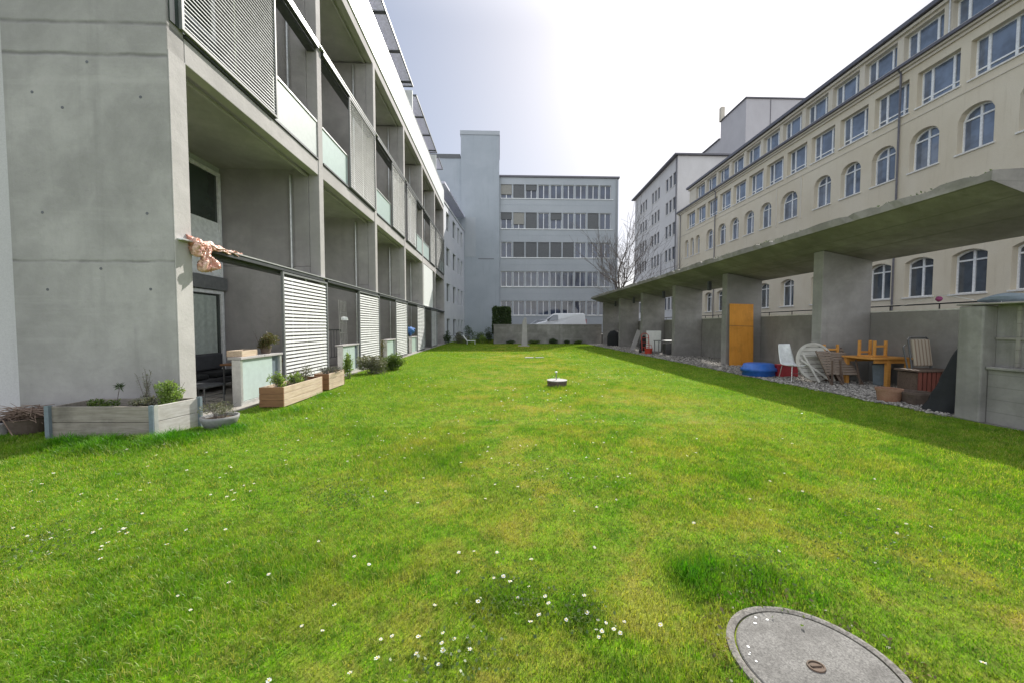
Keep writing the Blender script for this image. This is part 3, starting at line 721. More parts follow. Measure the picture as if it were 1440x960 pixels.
# ------------------------------------------------------------------ facade builder
def facade(parent, T, u0, u1, z0, z1, rows, mat, depth=.3, frame='white_frame', glass='glass_blue', thick=None):
    """rows: list of (zs, zt, openings, style) sorted by height; opening = (ua, ub); style rect/arch/tri/band"""
    wall = MB(); dep = depth
    def q(a, b, c, d, w=0): wall.add([T(a, c, w), T(b, c, w), T(b, d, w), T(a, d, w)], [(0, 1, 2, 3)])
    zc = z0
    for zs, zt, ops, style in rows:
        if zs > zc: q(u0, u1, zc, zs)
        uc = u0
        for op in ops:
            ua, ub = op[0], op[1]
            if ua > uc: q(uc, ua, zs, zt)
            rise = 0
            if style in ('arch', 'flatarch'):
                rise = (ub - ua) * (.36 if style == 'arch' else .16)
            N_ = 10
            def top(t):
                return zt - rise + rise * (math.sqrt(max(0, 1 - (2 * t - 1) ** 2)) if style == 'arch' else 1 - (2 * t - 1) ** 2)
            pts = [(ua, zs)] + [(ua + (ub - ua) * i / N_, top(i / N_)) for i in range(N_ + 1)] + [(ub, zs)] if rise else [(ua, zs), (ua, zt), (ub, zt), (ub, zs)]
            if rise:
                for i in range(N_):
                    a, b = pts[1 + i], pts[2 + i]
                    wall.add([T(a[0], a[1], 0), T(b[0], b[1], 0), T(b[0], zt, 0), T(a[0], zt, 0)], [(0, 1, 2, 3)])
            for i in range(len(pts)):
                a, b = pts[i], pts[(i + 1) % len(pts)]
                wall.add([T(a[0], a[1], 0), T(b[0], b[1], 0), T(b[0], b[1], dep), T(a[0], a[1], dep)], [(0, 1, 2, 3)])
            uc = ub
            # window
            fr = MB(); w0, w1 = dep - .09, dep - .02; t = .07 if style != 'band' else .05
            spr = zt - rise
            def fb(a, b, c, d, dw=0): fr.box(a, b, c, d, 0, 1, T=lambda x, y, z: T(x, y, (w0 + dw) if z == 0 else w1))
            um = (ua + ub) / 2
            if style in ('arch', 'flatarch'):
                fb(ua, ua + t, zs, spr); fb(ub - t, ub, zs, spr); fb(ua + t, ub - t, zs, zs + t)
                fb(um - .055, um + .055, zs + t, zt - .07, .004); tz = spr - (.30 if style == 'flatarch' else 0); fb(ua + t, um - .055, tz - .06, tz + .03); fb(um + .055, ub - t, tz - .06, tz + .03)
                for i in range(N_):
                    a, b = pts[1 + i], pts[2 + i]
                    sc_ = lambda p: (um + (p[0] - um) * .90, zs + (p[1] - zs) * .965)
                    a2, b2 = sc_(a), sc_(b)
                    for ww in (w0 + .002,):
                        fr.add([T(a[0], a[1], ww), T(b[0], b[1], ww), T(b2[0], b2[1], ww), T(a2[0], a2[1], ww)], [(0, 1, 2, 3)])
                    fr.add([T(a2[0], a2[1], w0 + .002), T(b2[0], b2[1], w0 + .002), T(b2[0], b2[1], w1), T(a2[0], a2[1], w1)], [(0, 1, 2, 3)])
            elif style in ('tri', 'trilow'):
                fb(ua, ua + t, zs, zt); fb(ub - t, ub, zs, zt); fb(ua + t, ub - t, zs, zs + t); fb(ua + t, ub - t, zt - t, zt)
                for f_ in (.25, .75):
                    x = ua + (ub - ua) * f_; fb(x - .06, x + .06, zs + t, zt - t, .003)
                if style == 'trilow': fb(ua + t, ub - t, zs + .42, zs + .50, .006)
            else:
                fb(ua, ua + t, zs, zt); fb(ub - t, ub, zs, zt); fb(ua + t, ub - t, zs, zs + t); fb(ua + t, ub - t, zt - t, zt)
                if ub - ua > .8: fb(um - .042, um + .042, zs + t, zt - t, .003)
            f = fr.build('window', frame, parent)
            pn = MB(); N2 = len(pts)
            pn.add([T(a, b, dep - .03) for a, b in pts], [tuple(range(N2))])
            pn.build('pane', glass if len(op) < 3 or op[2] != 'g' else 'glass', f)
            if len(op) > 2 and op[2] in ('dark', 'tan', 'white', 'halfdark'):
                zb = zs + t + (.55 * (zt - zs) if op[2] == 'halfdark' else (.25 * (zt - zs) if op[2] == 'tan' else 0))
                MB().box(ua + .02, ub - .02, zb, zt - .02, 0, 1, T=lambda x, y, z: T(x, y, dep - .14 + .02 * z)).build('blind', {'dark': 'blind_dark', 'halfdark': 'blind_dark', 'tan': 'blind_tan', 'white': 'blind'}[op[2]], f)
            if style != 'band' and style != 'plain':
                MB().box(ua - .08, ub + .08, zs - .09, zs - .003, 0, 1, T=lambda x, y, z: T(x, y, -.07 + (dep + .03) * z)).build('sill', 'sill_stone', f)
        if uc < u1: q(uc, u1, zs, zt)
        zc = zt
    if z1 > zc: q(u0, u1, zc, z1)
    return wall.build('wall', mat, parent)

# ------------------------------------------------------------------ yellow building on the right
yb = empty('yellow_building', (26, 30, .8), 'long yellow plastered building with arched windows behind the canopy', 'building')
def TY(u, z, w): return (25.55 + .0152 * u + w, u, z)
ar = [(14.1, 15.7), (16.5, 18.1), (19.05, 20.65), (21.55, 23.15), (24.0, 25.6), (26.4, 28.0), (28.85, 30.45)]
ar2 = [(35.4, 37.0), (37.9, 39.5), (40.4, 42.0), (42.8, 44.4), (45.4, 47.0)]
tripl = [(48.6, 49.6), (50.1, 51.1), (51.6, 52.6)]
gf = [(x, y, 'g') for x, y in ar + [(32.3, 33.9)] + ar2 + [(48.6, 50.0), (51, 52.4)]]
r2 = [(x, y) for x, y in ar + [(32.2, 34.2)] + ar2 + tripl]
r3 = [(18.0 - 2.66 * i, 20.2 - 2.66 * i) for i in (2, 1, 0)] + [(20.66 + 2.66 * i, 22.86 + 2.66 * i) for i in range(12)]
r4 = [(18.95 - 2.6 * i, 21.15 - 2.6 * i) for i in (2, 1, 0)] + [(21.55 + 2.6 * i, 23.75 + 2.6 * i) for i in range(11)]
facade(yb, TY, 9, 54.6, .8, 18.0, [(3.33, 5.74, gf, 'flatarch'), (11.15, 13.55, r2, 'arch'), (15.0, 17.1, r3, 'trilow')], 'render_yellow', .42)
facade(yb, TY, 9, 51.5, 18.0, 20.35, [(18.35, 19.95, r4, 'tri')], 'trim_yellow', .42)
def TYb(a, b, c, d, e, f, mat, name):
    return MB().box(a, b, c, d, e, f, T=lambda u, z, w: TY(u, z, w)).build(name, mat, yb)
# box(u0,u1,z0,z1,w0,w1)
TYb(9, 54.6, 17.62, 17.78, -.12, -.003, 'trim_yellow', 'cornice')
TYb(9, 54.7, 17.80, 17.92, -.26, -.003, 'trim_yellow', 'cornice')
TYb(9, 54.8, 17.93, 18.10, -.42, -.003, 'gutter', 'gutter')
TYb(9, 51.6, 20.12, 20.30, -.18, -.003, 'trim_yellow', 'cornice')
TYb(9, 51.8, 20.36, 20.62, -.38, .6, 'gutter', 'gutter')
TYb(9, 54.6, 14.42, 14.50, -.035, -.003, 'trim_yellow', 'string_course')
TYb(9, 54.6, .81, 18.0, .8, 12, 'render_yellow', 'body')
MB().box(9, 51.5, 18.01, 20.3, .9, 11, T=lambda u, z, w: TY(u, z, w)).build('attic_body', 'render_yellow', yb)
MB().add([TY(9, 20.63, .6), TY(51.6, 20.63, .6), TY(51.6, 22.5, 6), TY(9, 22.5, 6), TY(9, 20.63, 11.5), TY(51.6, 20.63, 11.5)], [(0, 1, 2, 3), (3, 2, 5, 4), (0, 3, 4), (1, 5, 2)]).build('roof', 'gutter', yb)
for u, zt, zb in ((23.75, 17.93, .9), (44.9, 17.93, .9), (53.9, 17.7, .9)):
    m = MB(); m.tube([TY(u, zb, -.12), TY(u, zt - .25, -.12), TY(u, zt - .05, -.3)], .055, 8); m.build('downpipe', 'gutter', yb)
MB().tube([TY(21.2, 18.2, -.1), TY(21.2, 20.4, -.1)], .04, 8).build('downpipe', 'alu', yb)
# tall arch surround and panel
for a, b, c, d in ((31.7, 31.85, 10.8, 14.38), (34.6, 34.75, 10.8, 14.38)):
    TYb(a, b, c, d, -.04, -.003, 'trim_yellow', 'pilaster_strip')

# ------------------------------------------------------------------ pale grey building beyond it
gb = empty('grey_building', (28, 58, .8), 'pale grey tall building with grouped small windows beyond the yellow one', 'building')
def TG(u, z, w): return (25.3 + .042 * u + w, u, z)
ops = []
for a in (58.75, 65.2, 71.5): ops += [(a + 1.42 * i, a + 1.42 * i + 1.0) for i in range(3)]
facade(gb, TG, 58, 78.6, .8, 27.9, [(z, z + 2.0, ops, 'rect') for z in (4.2, 8.2, 12.15, 16.05, 19.95, 23.8)], 'render_grey', .25, frame='steel_grey', glass='glass_back')
MB().box(27.8, 45, 58.02, 78.5, .8, 27.9, T=lambda x, y, z: (x + .042 * (y - 58) + .45, y, z)).build('body', 'render_grey', gb)
MB().add([(27.73, 58, .8), (45, 58, .8), (45, 58, 27.9), (27.73, 58, 27.9)], [(0, 1, 2, 3)]).build('end_wall', 'render_grey', gb)
MB().box(27.1, 45.5, 57.6, 79.2, 27.92, 28.15, T=lambda x, y, z: (x + .042 * (y - 58), y, z)).build('roof', 'gutter', gb)
MB().tube([(27.62, 58.3, 28), (27.62, 58.3, 1)], .07, 8).tube([(27.8, 63.8, 14), (27.8, 63.8, 1)], .06, 8).build('downpipe', 'gutter', gb)
tb = empty('tower_block', (43.6, 66, .8), 'windowless grey block rising highest behind the other roofs on the right', 'building')
MB().box(43.6, 62, 66, 73.6, .8, 41.6).build('tower', 'render_grey2', tb)
MB().box(43.4, 62.2, 65.8, 73.8, 41.6, 41.8).build('roof', 'gutter', tb)
lw = MB().box(43.6, 62, 73.62, 92, .8, 38.3).build('lower_wing', 'render_grey2', tb)
MB().box(43.35, 62.2, 73.7, 92.2, 38.31, 38.5).build('roof', 'gutter', lw)
for i in range(3): MB().box(43.52, 43.62, 77.2 + i * 1.7, 78.3 + i * 1.7, 34.6, 36.4).build('window', 'glass_blue', tb)
MB().box(43.3, 44.0, 73.0, 73.7, 41.6, 44.2).build('chimney', 'trim_yellow', tb)
MB().tube([(48, 65.95, 41.5), (48, 65.95, 30), (47.2, 65.95, 29), (46.0, 65.95, 28), (44.5, 65.95, 26)], .05, 6).build('cable_pipe', 'gutter', tb)
MB().box(46.6, 47.5, 65.93, 66.0, 33.6, 34.5).build('vent', 'dark_metal', tb)

# ------------------------------------------------------------------ office building at the far end
ob_ = empty('office_building', (7, 44, .8), 'grey blue office building with five window bands closing the courtyard', 'building')
def TB(u, z, w): return (u, 44 + w, z)
rows = []
pat = [['', '', '', '', '', '', '', '', ''],
       ['', '', '', '', '', '', '', '', ''],
       ['', 'dark', 'dark', 'dark', 'dark', 'dark', '', '', ''],
       ['halfdark', 'tan', 'dark', '', 'halfdark', '', '', 'dark', ''],
       ['tan', 'dark', 'halfdark', '', '', '', '', '', '']]
for r, (yb_, yt_) in enumerate(((443.3, 423.3), (403.3, 382.3), (363, 341.7), (323.3, 301), (281.7, 262.7))):
    zs = 1.5 + (459 - yb_) * 44 / 525; zt = 1.5 + (459 - yt_) * 44 / 525
    rows.append((zs, zt, [(.2 + 1.455 * i, .2 + 1.455 * i + 1.3, pat[r][i]) for i in range(9)], 'band'))
facade(ob_, TB, .05, 13.9, .8, 18.75, rows, 'render_blue', .22, glass='glass_back')
MB().box(.05, 13.9, 44.45, 56, .8, 18.7).build('body', 'render_blue', ob_)
MB().box(13.9, 14.0, 44.0, 56, .8, 18.7).build('side_wall', 'render_blue2', ob_)
MB().box(-.0, 14.1, 43.85, 56, 18.76, 18.95).build('roof', 'gutter', ob_)
for r in rows: MB().box(.2, 13.4, 43.93, 43.99, r[0] - .08, r[0] - .004).build('sill', 'alu', ob_)
for zc in (5.3, 8.7, 12.1, 15.6): MB().box(.06, 13.88, 43.988, 43.9985, zc, zc + .03).build('joint', 'render_blue2', ob_)
MB().tube([(13.75, 43.93, 18.7), (13.75, 43.93, .9)], .05, 6).build('downpipe', 'steel_grey', ob_)
tw = empty('stair_tower', (-2, 43.6, 0), 'plain blue grey stair tower between office building and left wing', 'building')
MB().box(-4.35, .04, 43.6, 50, 0, 23.3).build('wall', 'render_blue2', tw)
MB().box(-4.42, .1, 43.53, 50, 23.3, 23.75).build('roof_edge', 'render_blue', tw)
MB().box(-12, -4.36, 43.75, 50, 0, 20.7).build('side_wall', 'render_blue2', tw)
MB().box(-12, -4.43, 43.68, 50, 20.7, 21.15).build('side_roof_edge', 'blind_dark', tw)
MB().box(-3.9, -2.7, 43.57, 43.598, 9.5, 14).build('patch', 'render_blue', tw)
MB().box(-2.4, -.6, 43.57, 43.598, 9.25, 9.32).build('joint', 'gutter', tw)

# white rendered wing between
ww = empty('white_wing', (-4.6, 34, 0), 'white rendered wing with small dark windows beyond the concrete loggias', 'building')
def TW(u, z, w): return (-(4.83 - .078 * (u - 33.05)) - w, u, z)
wrows = []
for zs in (.55, 3.75, 7.0, 10.15):
    wrows.append((zs, zs + 1.65, [(34.1, 35.5), (37.0, 38.4), (39.5, 40.5), (41.3, 42.3)], 'plain'))
facade(ww, TW, 33.06, 43.55, 0, 12.3, wrows, 'render_white', .25, frame='steel_grey', glass='glass')
MB().box(33.06, 43.55, 0, 12.3, .4, 6, T=lambda u, z, w: TW(u, z, w)).build('body', 'render_white', ww)
MB().box(33.06, 43.55, 12.32, 12.5, -.06, 1, T=lambda u, z, w: TW(u, z, w)).build('coping', 'alu', ww)
MB().box(33.4, 43.5, 12.51, 13.9, .9, 5, T=lambda u, z, w: TW(u, z, w)).build('attic_wall', 'mesh_dark', ww)
MB().box(33.2, 43.5, 13.91, 14.1, -.1, 5, T=lambda u, z, w: TW(u, z, w)).build('sunscreen', 'mesh_dark', ww)

# ------------------------------------------------------------------ concrete canopy (right)
cn = empty('canopy', (8.8, 19, 0), 'long weathered concrete canopy on wide fins along the right side', 'canopy')
def canopy():
    ys = np.arange(5.85, 32.31, .18); V = []; F = []
    prof_n = 6
    for i, y in enumerate(ys):
        j = random.uniform(-1, 1); e = .008 * math.sin(y * 2.3) + .012 * math.sin(y * .9 + 1)
        ch = (.035 if random.random() < .12 else 0)
        top = 4.02 + e + .010 * j - ch
        V += [(7.93 + .008 * random.uniform(-1, 1), y, 3.855), (7.94 + .02 * random.uniform(-1, 1) + ch * .4, y, top), (8.6, y, 4.06 + e * .4), (10.3, y, 3.95), (10.3, y, 3.27), (8.8, y, 3.56)]
    for i in range(len(ys) - 1):
        for k in range(prof_n):
            a = i * prof_n + k; b = i * prof_n + (k + 1) % prof_n; F.append((a, b, b + prof_n, a + prof_n))
    F.append(tuple(range(prof_n))[::-1]); e = (len(ys) - 1) * prof_n; F.append(tuple(e + k for k in range(prof_n)))
    m = MB(); m.add(V, F); return m.build('roof_slab', 'conc_canopy', cn)
canopy()
FY = [9.92, 14.2, 18.45, 22.7, 26.95, 31.2]
for y in FY:
    MB().prism([(8.8, 0), (8.8, 3.552), (10.19, 3.286), (10.19, 0)], 1, y, y + .32).build('fin', 'conc_shed', cn, bevel=.015)
m = MB()
for i, y in enumerate((15.9, 20.4, 25.0, 29)):
    MB().box(9.05, 9.17, y, y + .12, 3.05, 3.44).build('hanging_lamp', 'dark_metal', cn)
# moss tufts along the rim
mp = []
for _ in range(1700):
    y = 5.9 + 26 * random.random(); 
    if vnoise(np.array([y]), np.array([0.]), 1.6, 31)[0] > .45: mp.append((7.97 + random.random() * .25, y, 4.0 + .03 * random.random()))
leaves('moss', 'leaf_dark', mp, .05, cn, .2)
# low wall behind the gravel
bw = empty('low_wall', (10.3, 19, 0), 'low grey concrete wall running behind the canopy fins', 'wall')
MB().box(10.2, 10.4, 5.85, 32.3, 0, 1.87).build('wall_body', 'conc_shed', bw, bevel=.01)
m = MB(); m.tube([(10.28, 5.9, 2.03), (10.28, 32.2, 2.03)], .02, 8)
for i in range(24): m.tube([(10.28, 6.2 + i * 1.1, 1.86), (10.28, 6.2 + i * 1.1, 2.03)], .014, 6)
m.build('pipe_rail', 'rubber', bw)
MB().box(10.2, 10.215, 5.9, 32.2, 1.872, 1.90).build('white_edge', 'sill_stone', bw)
# wall between camera and canopy
nw = empty('board_marked_wall', (7.6, 5, 0), 'board marked concrete garden wall at the right edge, with a ledge and a post', 'wall')
MB().box(7.50, 7.78, 5.54, 5.86, 0, 1.82).build('post', 'conc_old', nw, bevel=.02)
MB().box(7.60, 7.85, -1, 5.535, 0, .84).build('lower_wall', 'conc_board', nw, bevel=.015)
MB().box(7.72, 7.95, -1, 5.535, .845, 1.83).build('upper_wall', 'conc_old', nw)
m = MB()
for i in range(14): m.box(7.685, 7.717, 5.25 - i * .42, 5.29 - i * .42, .90, 1.80)
m.box(7.687, 7.716, -1, 5.52, 1.30, 1.335); m.build('rib', 'conc_canopy', nw)
MB().box(7.56, 7.86, -1, 5.535, .842, .885).build('ledge', 'conc_old', nw, bevel=.01)
MB().box(7.48, 7.98, -1, 5.88, 1.832, 1.86).build('coping', 'conc_canopy', nw, bevel=.008)

# back wall at the end of the lawn
fw = empty('end_retaining_wall', (4, 32.4, 0), 'low stained concrete wall closing the far end of the lawn', 'wall')
MB().box(-.48, 8.95, 32.35, 32.6, 0, 1.62).build('wall_body', 'conc_old', fw, bevel=.01)
MB().box(-.52, 8.95, 32.3, 32.65, 1.622, 1.68).build('coping', 'conc_shed', fw)
MB().box(-.48, -.3, 32.62, 43.5, 0, 1.6).build('return_wall', 'conc_old', fw)

# stele
st = empty('stele', (1.97, 29.1, 0), 'slim pale stone stele with a slanted top at the end of the lawn', 'stele')
MB().prism([(1.74, .05), (2.20, .05), (2.14, 1.9), (2.10, 2.2), (1.95, 2.16), (1.80, 1.8)], 1, 28.98, 29.22).build('stone', 'conc_light', st, bevel=.02)
MB().box(1.45, 2.3, 28.2, 28.75, 0, .06).build('base_slab', 'conc_light', st, bevel=.01)

# hedge behind far wall
hg = empty('clipped_hedge', (.1, 33.6, .8), 'dark clipped hedge block standing above the far wall beside the tower', 'hedge')
pts = rng.uniform(-1, 1, (16000, 3)); ax = rng.integers(0, 3, 16000); sg = np.sign(rng.uniform(-1, 1, 16000)); pts[np.arange(16000), ax] = sg * rng.uniform(.6, 1, 16000)
rr = np.linalg.norm(pts, axis=1)[:, None]; pts = pts / np.maximum(1, (rr / 1.35))
leaves('foliage', 'leaf_dark', pts * np.array([.78, .6, 1.2]) + np.array([.22, 33.6, 2.0]), .15, hg, aspect=1.5)
MB().tube([(.2, 33.6, .8), (.2, 33.6, 2.4)], .06, 6).build('trunk', 'bark', hg)

# ------------------------------------------------------------------ van and car beyond the far wall
van = empty('delivery_van', (6.0, 37.2, .8), 'white delivery van parked beyond the far wall, nose to the left', 'van')
def vanbody():
    m = MB(); x0 = 3.55
    prof = [(0, .35), (0, .85), (.25, 1.05), (1.0, 1.22), (1.75, 1.90), (1.95, 1.96), (4.7, 1.98), (4.85, 1.9), (5.0, .9), (5.0, .35)]
    nz = len(prof); V = []
    for (yy, inset) in ((0, .14), (.12, 0), (1.7, 0), (1.82, .14)):
        for x, z in prof:
            t = .12 * max(0, (z - 1.0)) if inset == 0 else .12 * max(0, z - 1.0)
            y = yy + (t if yy < .9 else -t); ins = inset * .3
            V.append((x0 + x + (ins if x < 2.5 else -ins) * 1., 36.3 + y, .8 + z - (ins if z > 1 else 0)))
    F = []
    for i in range(3):
        for k in range(nz):
            a = i * nz + k; b = i * nz + (k + 1) % nz; F.append((a, b, b + nz, a + nz))
    F += [tuple(range(nz))[::-1], tuple(3 * nz + k for k in range(nz))]
    m.add(V, F); return m
vb = vanbody().build('body', 'car_white', van, bevel=.03)
MB().add([(4.66, 36.30, 2.12), (5.32, 36.38, 2.62), (5.75, 36.38, 2.62), (5.75, 36.30, 2.08), (4.75, 36.30, 2.0)], [(0, 1, 2, 3, 4)]).build('side_window', 'glass', van)
MB().add([(4.60, 36.44, 2.06), (4.60, 38.0, 2.06), (5.27, 37.9, 2.64), (5.27, 36.52, 2.64)], [(0, 1, 2, 3)]).build('windscreen', 'glass', van)
for cx in (4.5, 7.6):
    w_ = MB(); w_.tube([(cx, 36.28, 1.12), (cx, 36.5, 1.12)], .32, 20); wv = w_.build('wheel', 'rubber', van); MB().tube([(cx, 36.265, 1.12), (cx, 36.279, 1.12)], .19, 16).build('rim', 'alu', wv)
MB().box(4.72, 4.82, 36.12, 36.28, 2.0, 2.22).build('mirror', 'dark_metal', van)
MB().box(8.50, 8.56, 36.42, 36.5, 1.7, 2.2).build('tail_light', 'lamp_red', van)
car = empty('parked_car', (4.2, 41.2, .8), 'silver hatchback parked behind the white van by the office wall', 'car')
def carbody(x0, y0, z0):
    m = MB(); prof = [(0, .3), (0, .65), (.15, .85), (1.1, .98), (1.9, 1.42), (3.1, 1.46), (3.9, 1.05), (4.15, .95), (4.2, .3)]
    n = len(prof); V = []
    for yy in (0, 1.7):
        for x, z in prof:
            t = .16 * max(0, z - .9) / .5; V.append((x0 + x, y0 + yy + (t if yy < 1 else -t), z0 + z))
    F = [tuple(range(n))[::-1], tuple(range(n, 2 * n))] + [(k, (k + 1) % n, n + (k + 1) % n, n + k) for k in range(n)]
    m.add(V, F); return m
carbody(2.2, 40.4, .8).build('body', 'car_silver', car, bevel=.05)
MB().add([(3.5, 40.43, 1.80), (4.15, 40.52, 2.18), (5.2, 40.52, 2.2), (5.85, 40.43, 1.82)], [(0, 1, 2, 3)]).build('side_window', 'glass', car)
for cx in (3.0, 5.6):
    wv = MB().tube([(cx, 40.38, 1.1), (cx, 40.6, 1.1)], .3, 18).build('wheel', 'rubber', car); MB().tube([(cx, 40.37, 1.1), (cx, 40.379, 1.1)], .18, 14).build('rim', 'alu', wv)

# ------------------------------------------------------------------ bare tree
def bare_tree(x, y, z0, H, label, seed):
    r = random.Random(seed); root = empty('bare_tree', (x, y, z0), label, 'tree')
    tr = MB(); br = MB()
    def grow(p, d, L, rad, lev):
        mb = tr if lev == 0 else br; pts = [p]; n = 4 if lev < 3 else 3
        q = p.copy(); dd = d.copy()
        for i in range(n):
            dd = (dd + Vector((r.gauss(0, .13), r.gauss(0, .13), r.gauss(.05, .08)))).normalized(); q = q + dd * L / n; pts.append(q.copy())
        rs = [max(.008, rad * (1 - .4 * i / n)) for i in range(n + 1)]
        mb.tube(pts, rs, 8 if lev < 2 else 4, cap=lev == 0)
        if lev >= 5: return
        k = (4, 3, 3, 2, 2)[lev]
        for j in range(k):
            t = r.uniform(.35, 1) if lev else r.uniform(.55, 1); i = min(int(t * n), n - 1); b = pts[i].lerp(pts[i + 1], t * n - i)
            a = r.uniform(0, 2 * PI); sp = r.uniform(.35, .85)
            o = Vector((math.cos(a), math.sin(a), r.uniform(-.1, .45)))
            grow(b, (dd * (1 - sp * .6) + o * sp).normalized(), L * r.uniform(.62, .95), rs[i] * r.uniform(.5, .68), lev + 1)
        grow(pts[-1], dd, L * .85, rs[-1], lev + 1)
    grow(Vector((x, y, z0)), Vector((0, 0, 1)), H * .33, .17, 0)
    tr.build('trunk', 'bark', root, sm=True); br.build('crown', 'bark', root, sm=True)
bare_tree(12.5, 35.0, .8, 9.6, 'leafless tree with fine branching twigs rising behind the far canopy end', 5)

# ------------------------------------------------------------------ planters left
pb = empty('raised_bed', (-5.2, 5.4, 0), 'large grey wooden raised bed with metal corners against the concrete end wall', 'raised bed')
A_, B_, C_, D_ = (-5.97, 5.14), (-4.62, 5.10), (-4.50, 5.70), (-5.97, 5.71)
def plank(a, b, z0, z1, t, mat, name, side=1):
    a = Vector((*a, 0)); b = Vector((*b, 0)); d = (b - a).normalized(); n = Vector((-d.y, d.x, 0)) * t * side
    m = MB(); nb = 2; hz = (z1 - z0) / nb
    for i in range(nb):
        za, zb = z0 + hz * i + .003, z0 + hz * (i + 1) - .003
        m.add([(a.x, a.y, za), (b.x, b.y, za), (b.x + n.x, b.y + n.y, za), (a.x + n.x, a.y + n.y, za), (a.x, a.y, zb), (b.x, b.y, zb), (b.x + n.x, b.y + n.y, zb), (a.x + n.x, a.y + n.y, zb)],
              [(3, 2, 1, 0), (4, 5, 6, 7), (0, 1, 5, 4), (1, 2, 6, 5), (2, 3, 7, 6), (3, 0, 4, 7)])
    return m.build(name, mat, pb, bevel=.004)
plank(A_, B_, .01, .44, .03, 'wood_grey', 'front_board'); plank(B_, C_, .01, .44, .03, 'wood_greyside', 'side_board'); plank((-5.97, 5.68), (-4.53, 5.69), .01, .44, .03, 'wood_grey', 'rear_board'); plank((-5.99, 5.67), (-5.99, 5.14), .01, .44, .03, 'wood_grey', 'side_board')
for (x, y) in ((-5.99, 5.115), (-4.615, 5.075), (-4.49, 5.70)):
    MB().box(x - .028, x + .028, y - .012, y + .030, 0, .455).build('corner_post', 'tarp_grey', pb)
MB().box(-4.605, -4.585, 5.08, 5.14, 0, .455).build('corner_post', 'alu', pb)
MB().prism([(-5.95, 5.17), (-4.64, 5.14), (-4.54, 5.67), (-5.95, 5.67)], 2, .1, .33).build('soil', 'soil', pb)
bush('herb_plant', (-5.55, 5.35, .33), .22, .16, 700, .04, 'leaf_green', 'low green herb growing in the left half of the raised bed', 'plant')
bush('leafy_plant', (-4.74, 5.46, .33), .22, .40, 2600, .034, 'leaf_lime', 'bright lime green plant in the raised bed beside the post', 'plant')
bush('creeping_herb', (-4.95, 5.4, .33), .24, .2, 1100, .03, 'leaf_sage', 'greyish creeping herb in the middle of the raised bed', 'plant')
lv = empty('lavender', (-5.05, 5.5, .33), 'upright dark grey green rosemary sprigs in the raised bed', 'plant')
m = MB(); lp = []
for i in range(9):
    a = Vector((-5.05 + random.uniform(-.1, .1), 5.5 + random.uniform(-.05, .05), .33)); b = a + Vector((random.uniform(-.14, .10), random.uniform(-.06, .06), random.uniform(.36, .58)))
    m.tube([a, a.lerp(b, .5) + Vector((0, 0, .02)), b], [.004, .003, .002], 5)
    for t in np.linspace(.15, 1, 42): lp.append(tuple(a.lerp(b, t) + Vector((random.gauss(0, .006), random.gauss(0, .006), 0))))
m.build('stem', 'bark', lv); leaves('foliage', 'leaf_sage', lp, .034, lv, .5, aspect=5)
# starry seed head on a thin stalk
sd = empty('seed_head', (-5.42, 5.45, .33), 'dark spiky seed head on a thin stalk in the raised bed', 'plant')
MB().tube([(-5.42, 5.45, .33), (-5.41, 5.45, .50), (-5.38, 5.45, .64)], .0035, 5).build('stem', 'bark', sd)
leaves('foliage', 'leaf_dark', [(-5.38, 5.45, .66)] * 46, .075, sd, 0, aspect=6)

# pot of twigs far left
tp = empty('twig_pot', (-6.55, 5.38, 0), 'round dark pot heaped with dry brown sticks at the left edge', 'plant pot')
MB().lathe((-6.55, 5.38, 0), [(.001, 0), (.15, 0), (.22, .24), (.235, .25), (.215, .25), (.20, .2)], 24).build('pot', 'pot_dark', tp)
m = MB()
for i in range(150):
    a = random.uniform(0, PI); L_ = random.uniform(.18, .36); c = Vector((-6.55 + random.gauss(0, .08), 5.38 + random.gauss(0, .06), .22 + random.uniform(0, .13)))
    d = Vector((math.cos(a), math.sin(a) * .6, random.gauss(0, .12))); k = Vector((0, 0, random.uniform(.0, .04)))
    m.tube([c - d * L_, c + k, c + d * L_], [.004, .006, .003], 4)
m.tube([(-6.6, 5.15, .26), (-6.42, 5.10, .06)], .006, 5); m.build('sticks', 'twigs', tp)
tag(MB().box(-7.3, -6.72, 5.0, 5.3, 0, .19).build('stone_block', 'conc_light', bevel=.02), 'rough grey stone block at the left edge in front of the twig pot', 'stone')
# grey bowl with plants
bp = empty('bowl_planter', (-4.13, 5.62, 0), 'low grey stone bowl of straggly plants on the grass beside the raised bed', 'plant pot')
MB().lathe((-4.13, 5.62, 0), [(.001, 0), (.17, 0), (.235, .15), (.24, .19), (.215, .19), (.2, .15)], 28).build('bowl', 'pot_grey', bp, sm=True)
MB().lathe((-4.13, 5.62, .15), [(.205, 0), (.001, .015)], 20).build('soil', 'soil', bp)
leaves('foliage', 'leaf_sage', blobpts((-4.13, 5.62, .3), (.30, .24, .17), 1000, 12, floor=.13), .03, bp, .3, aspect=3)
m = MB(); stems(m, (-4.13, 5.62, .16), .28, 26, .32, .0025); m.build('stem', 'bark', bp)

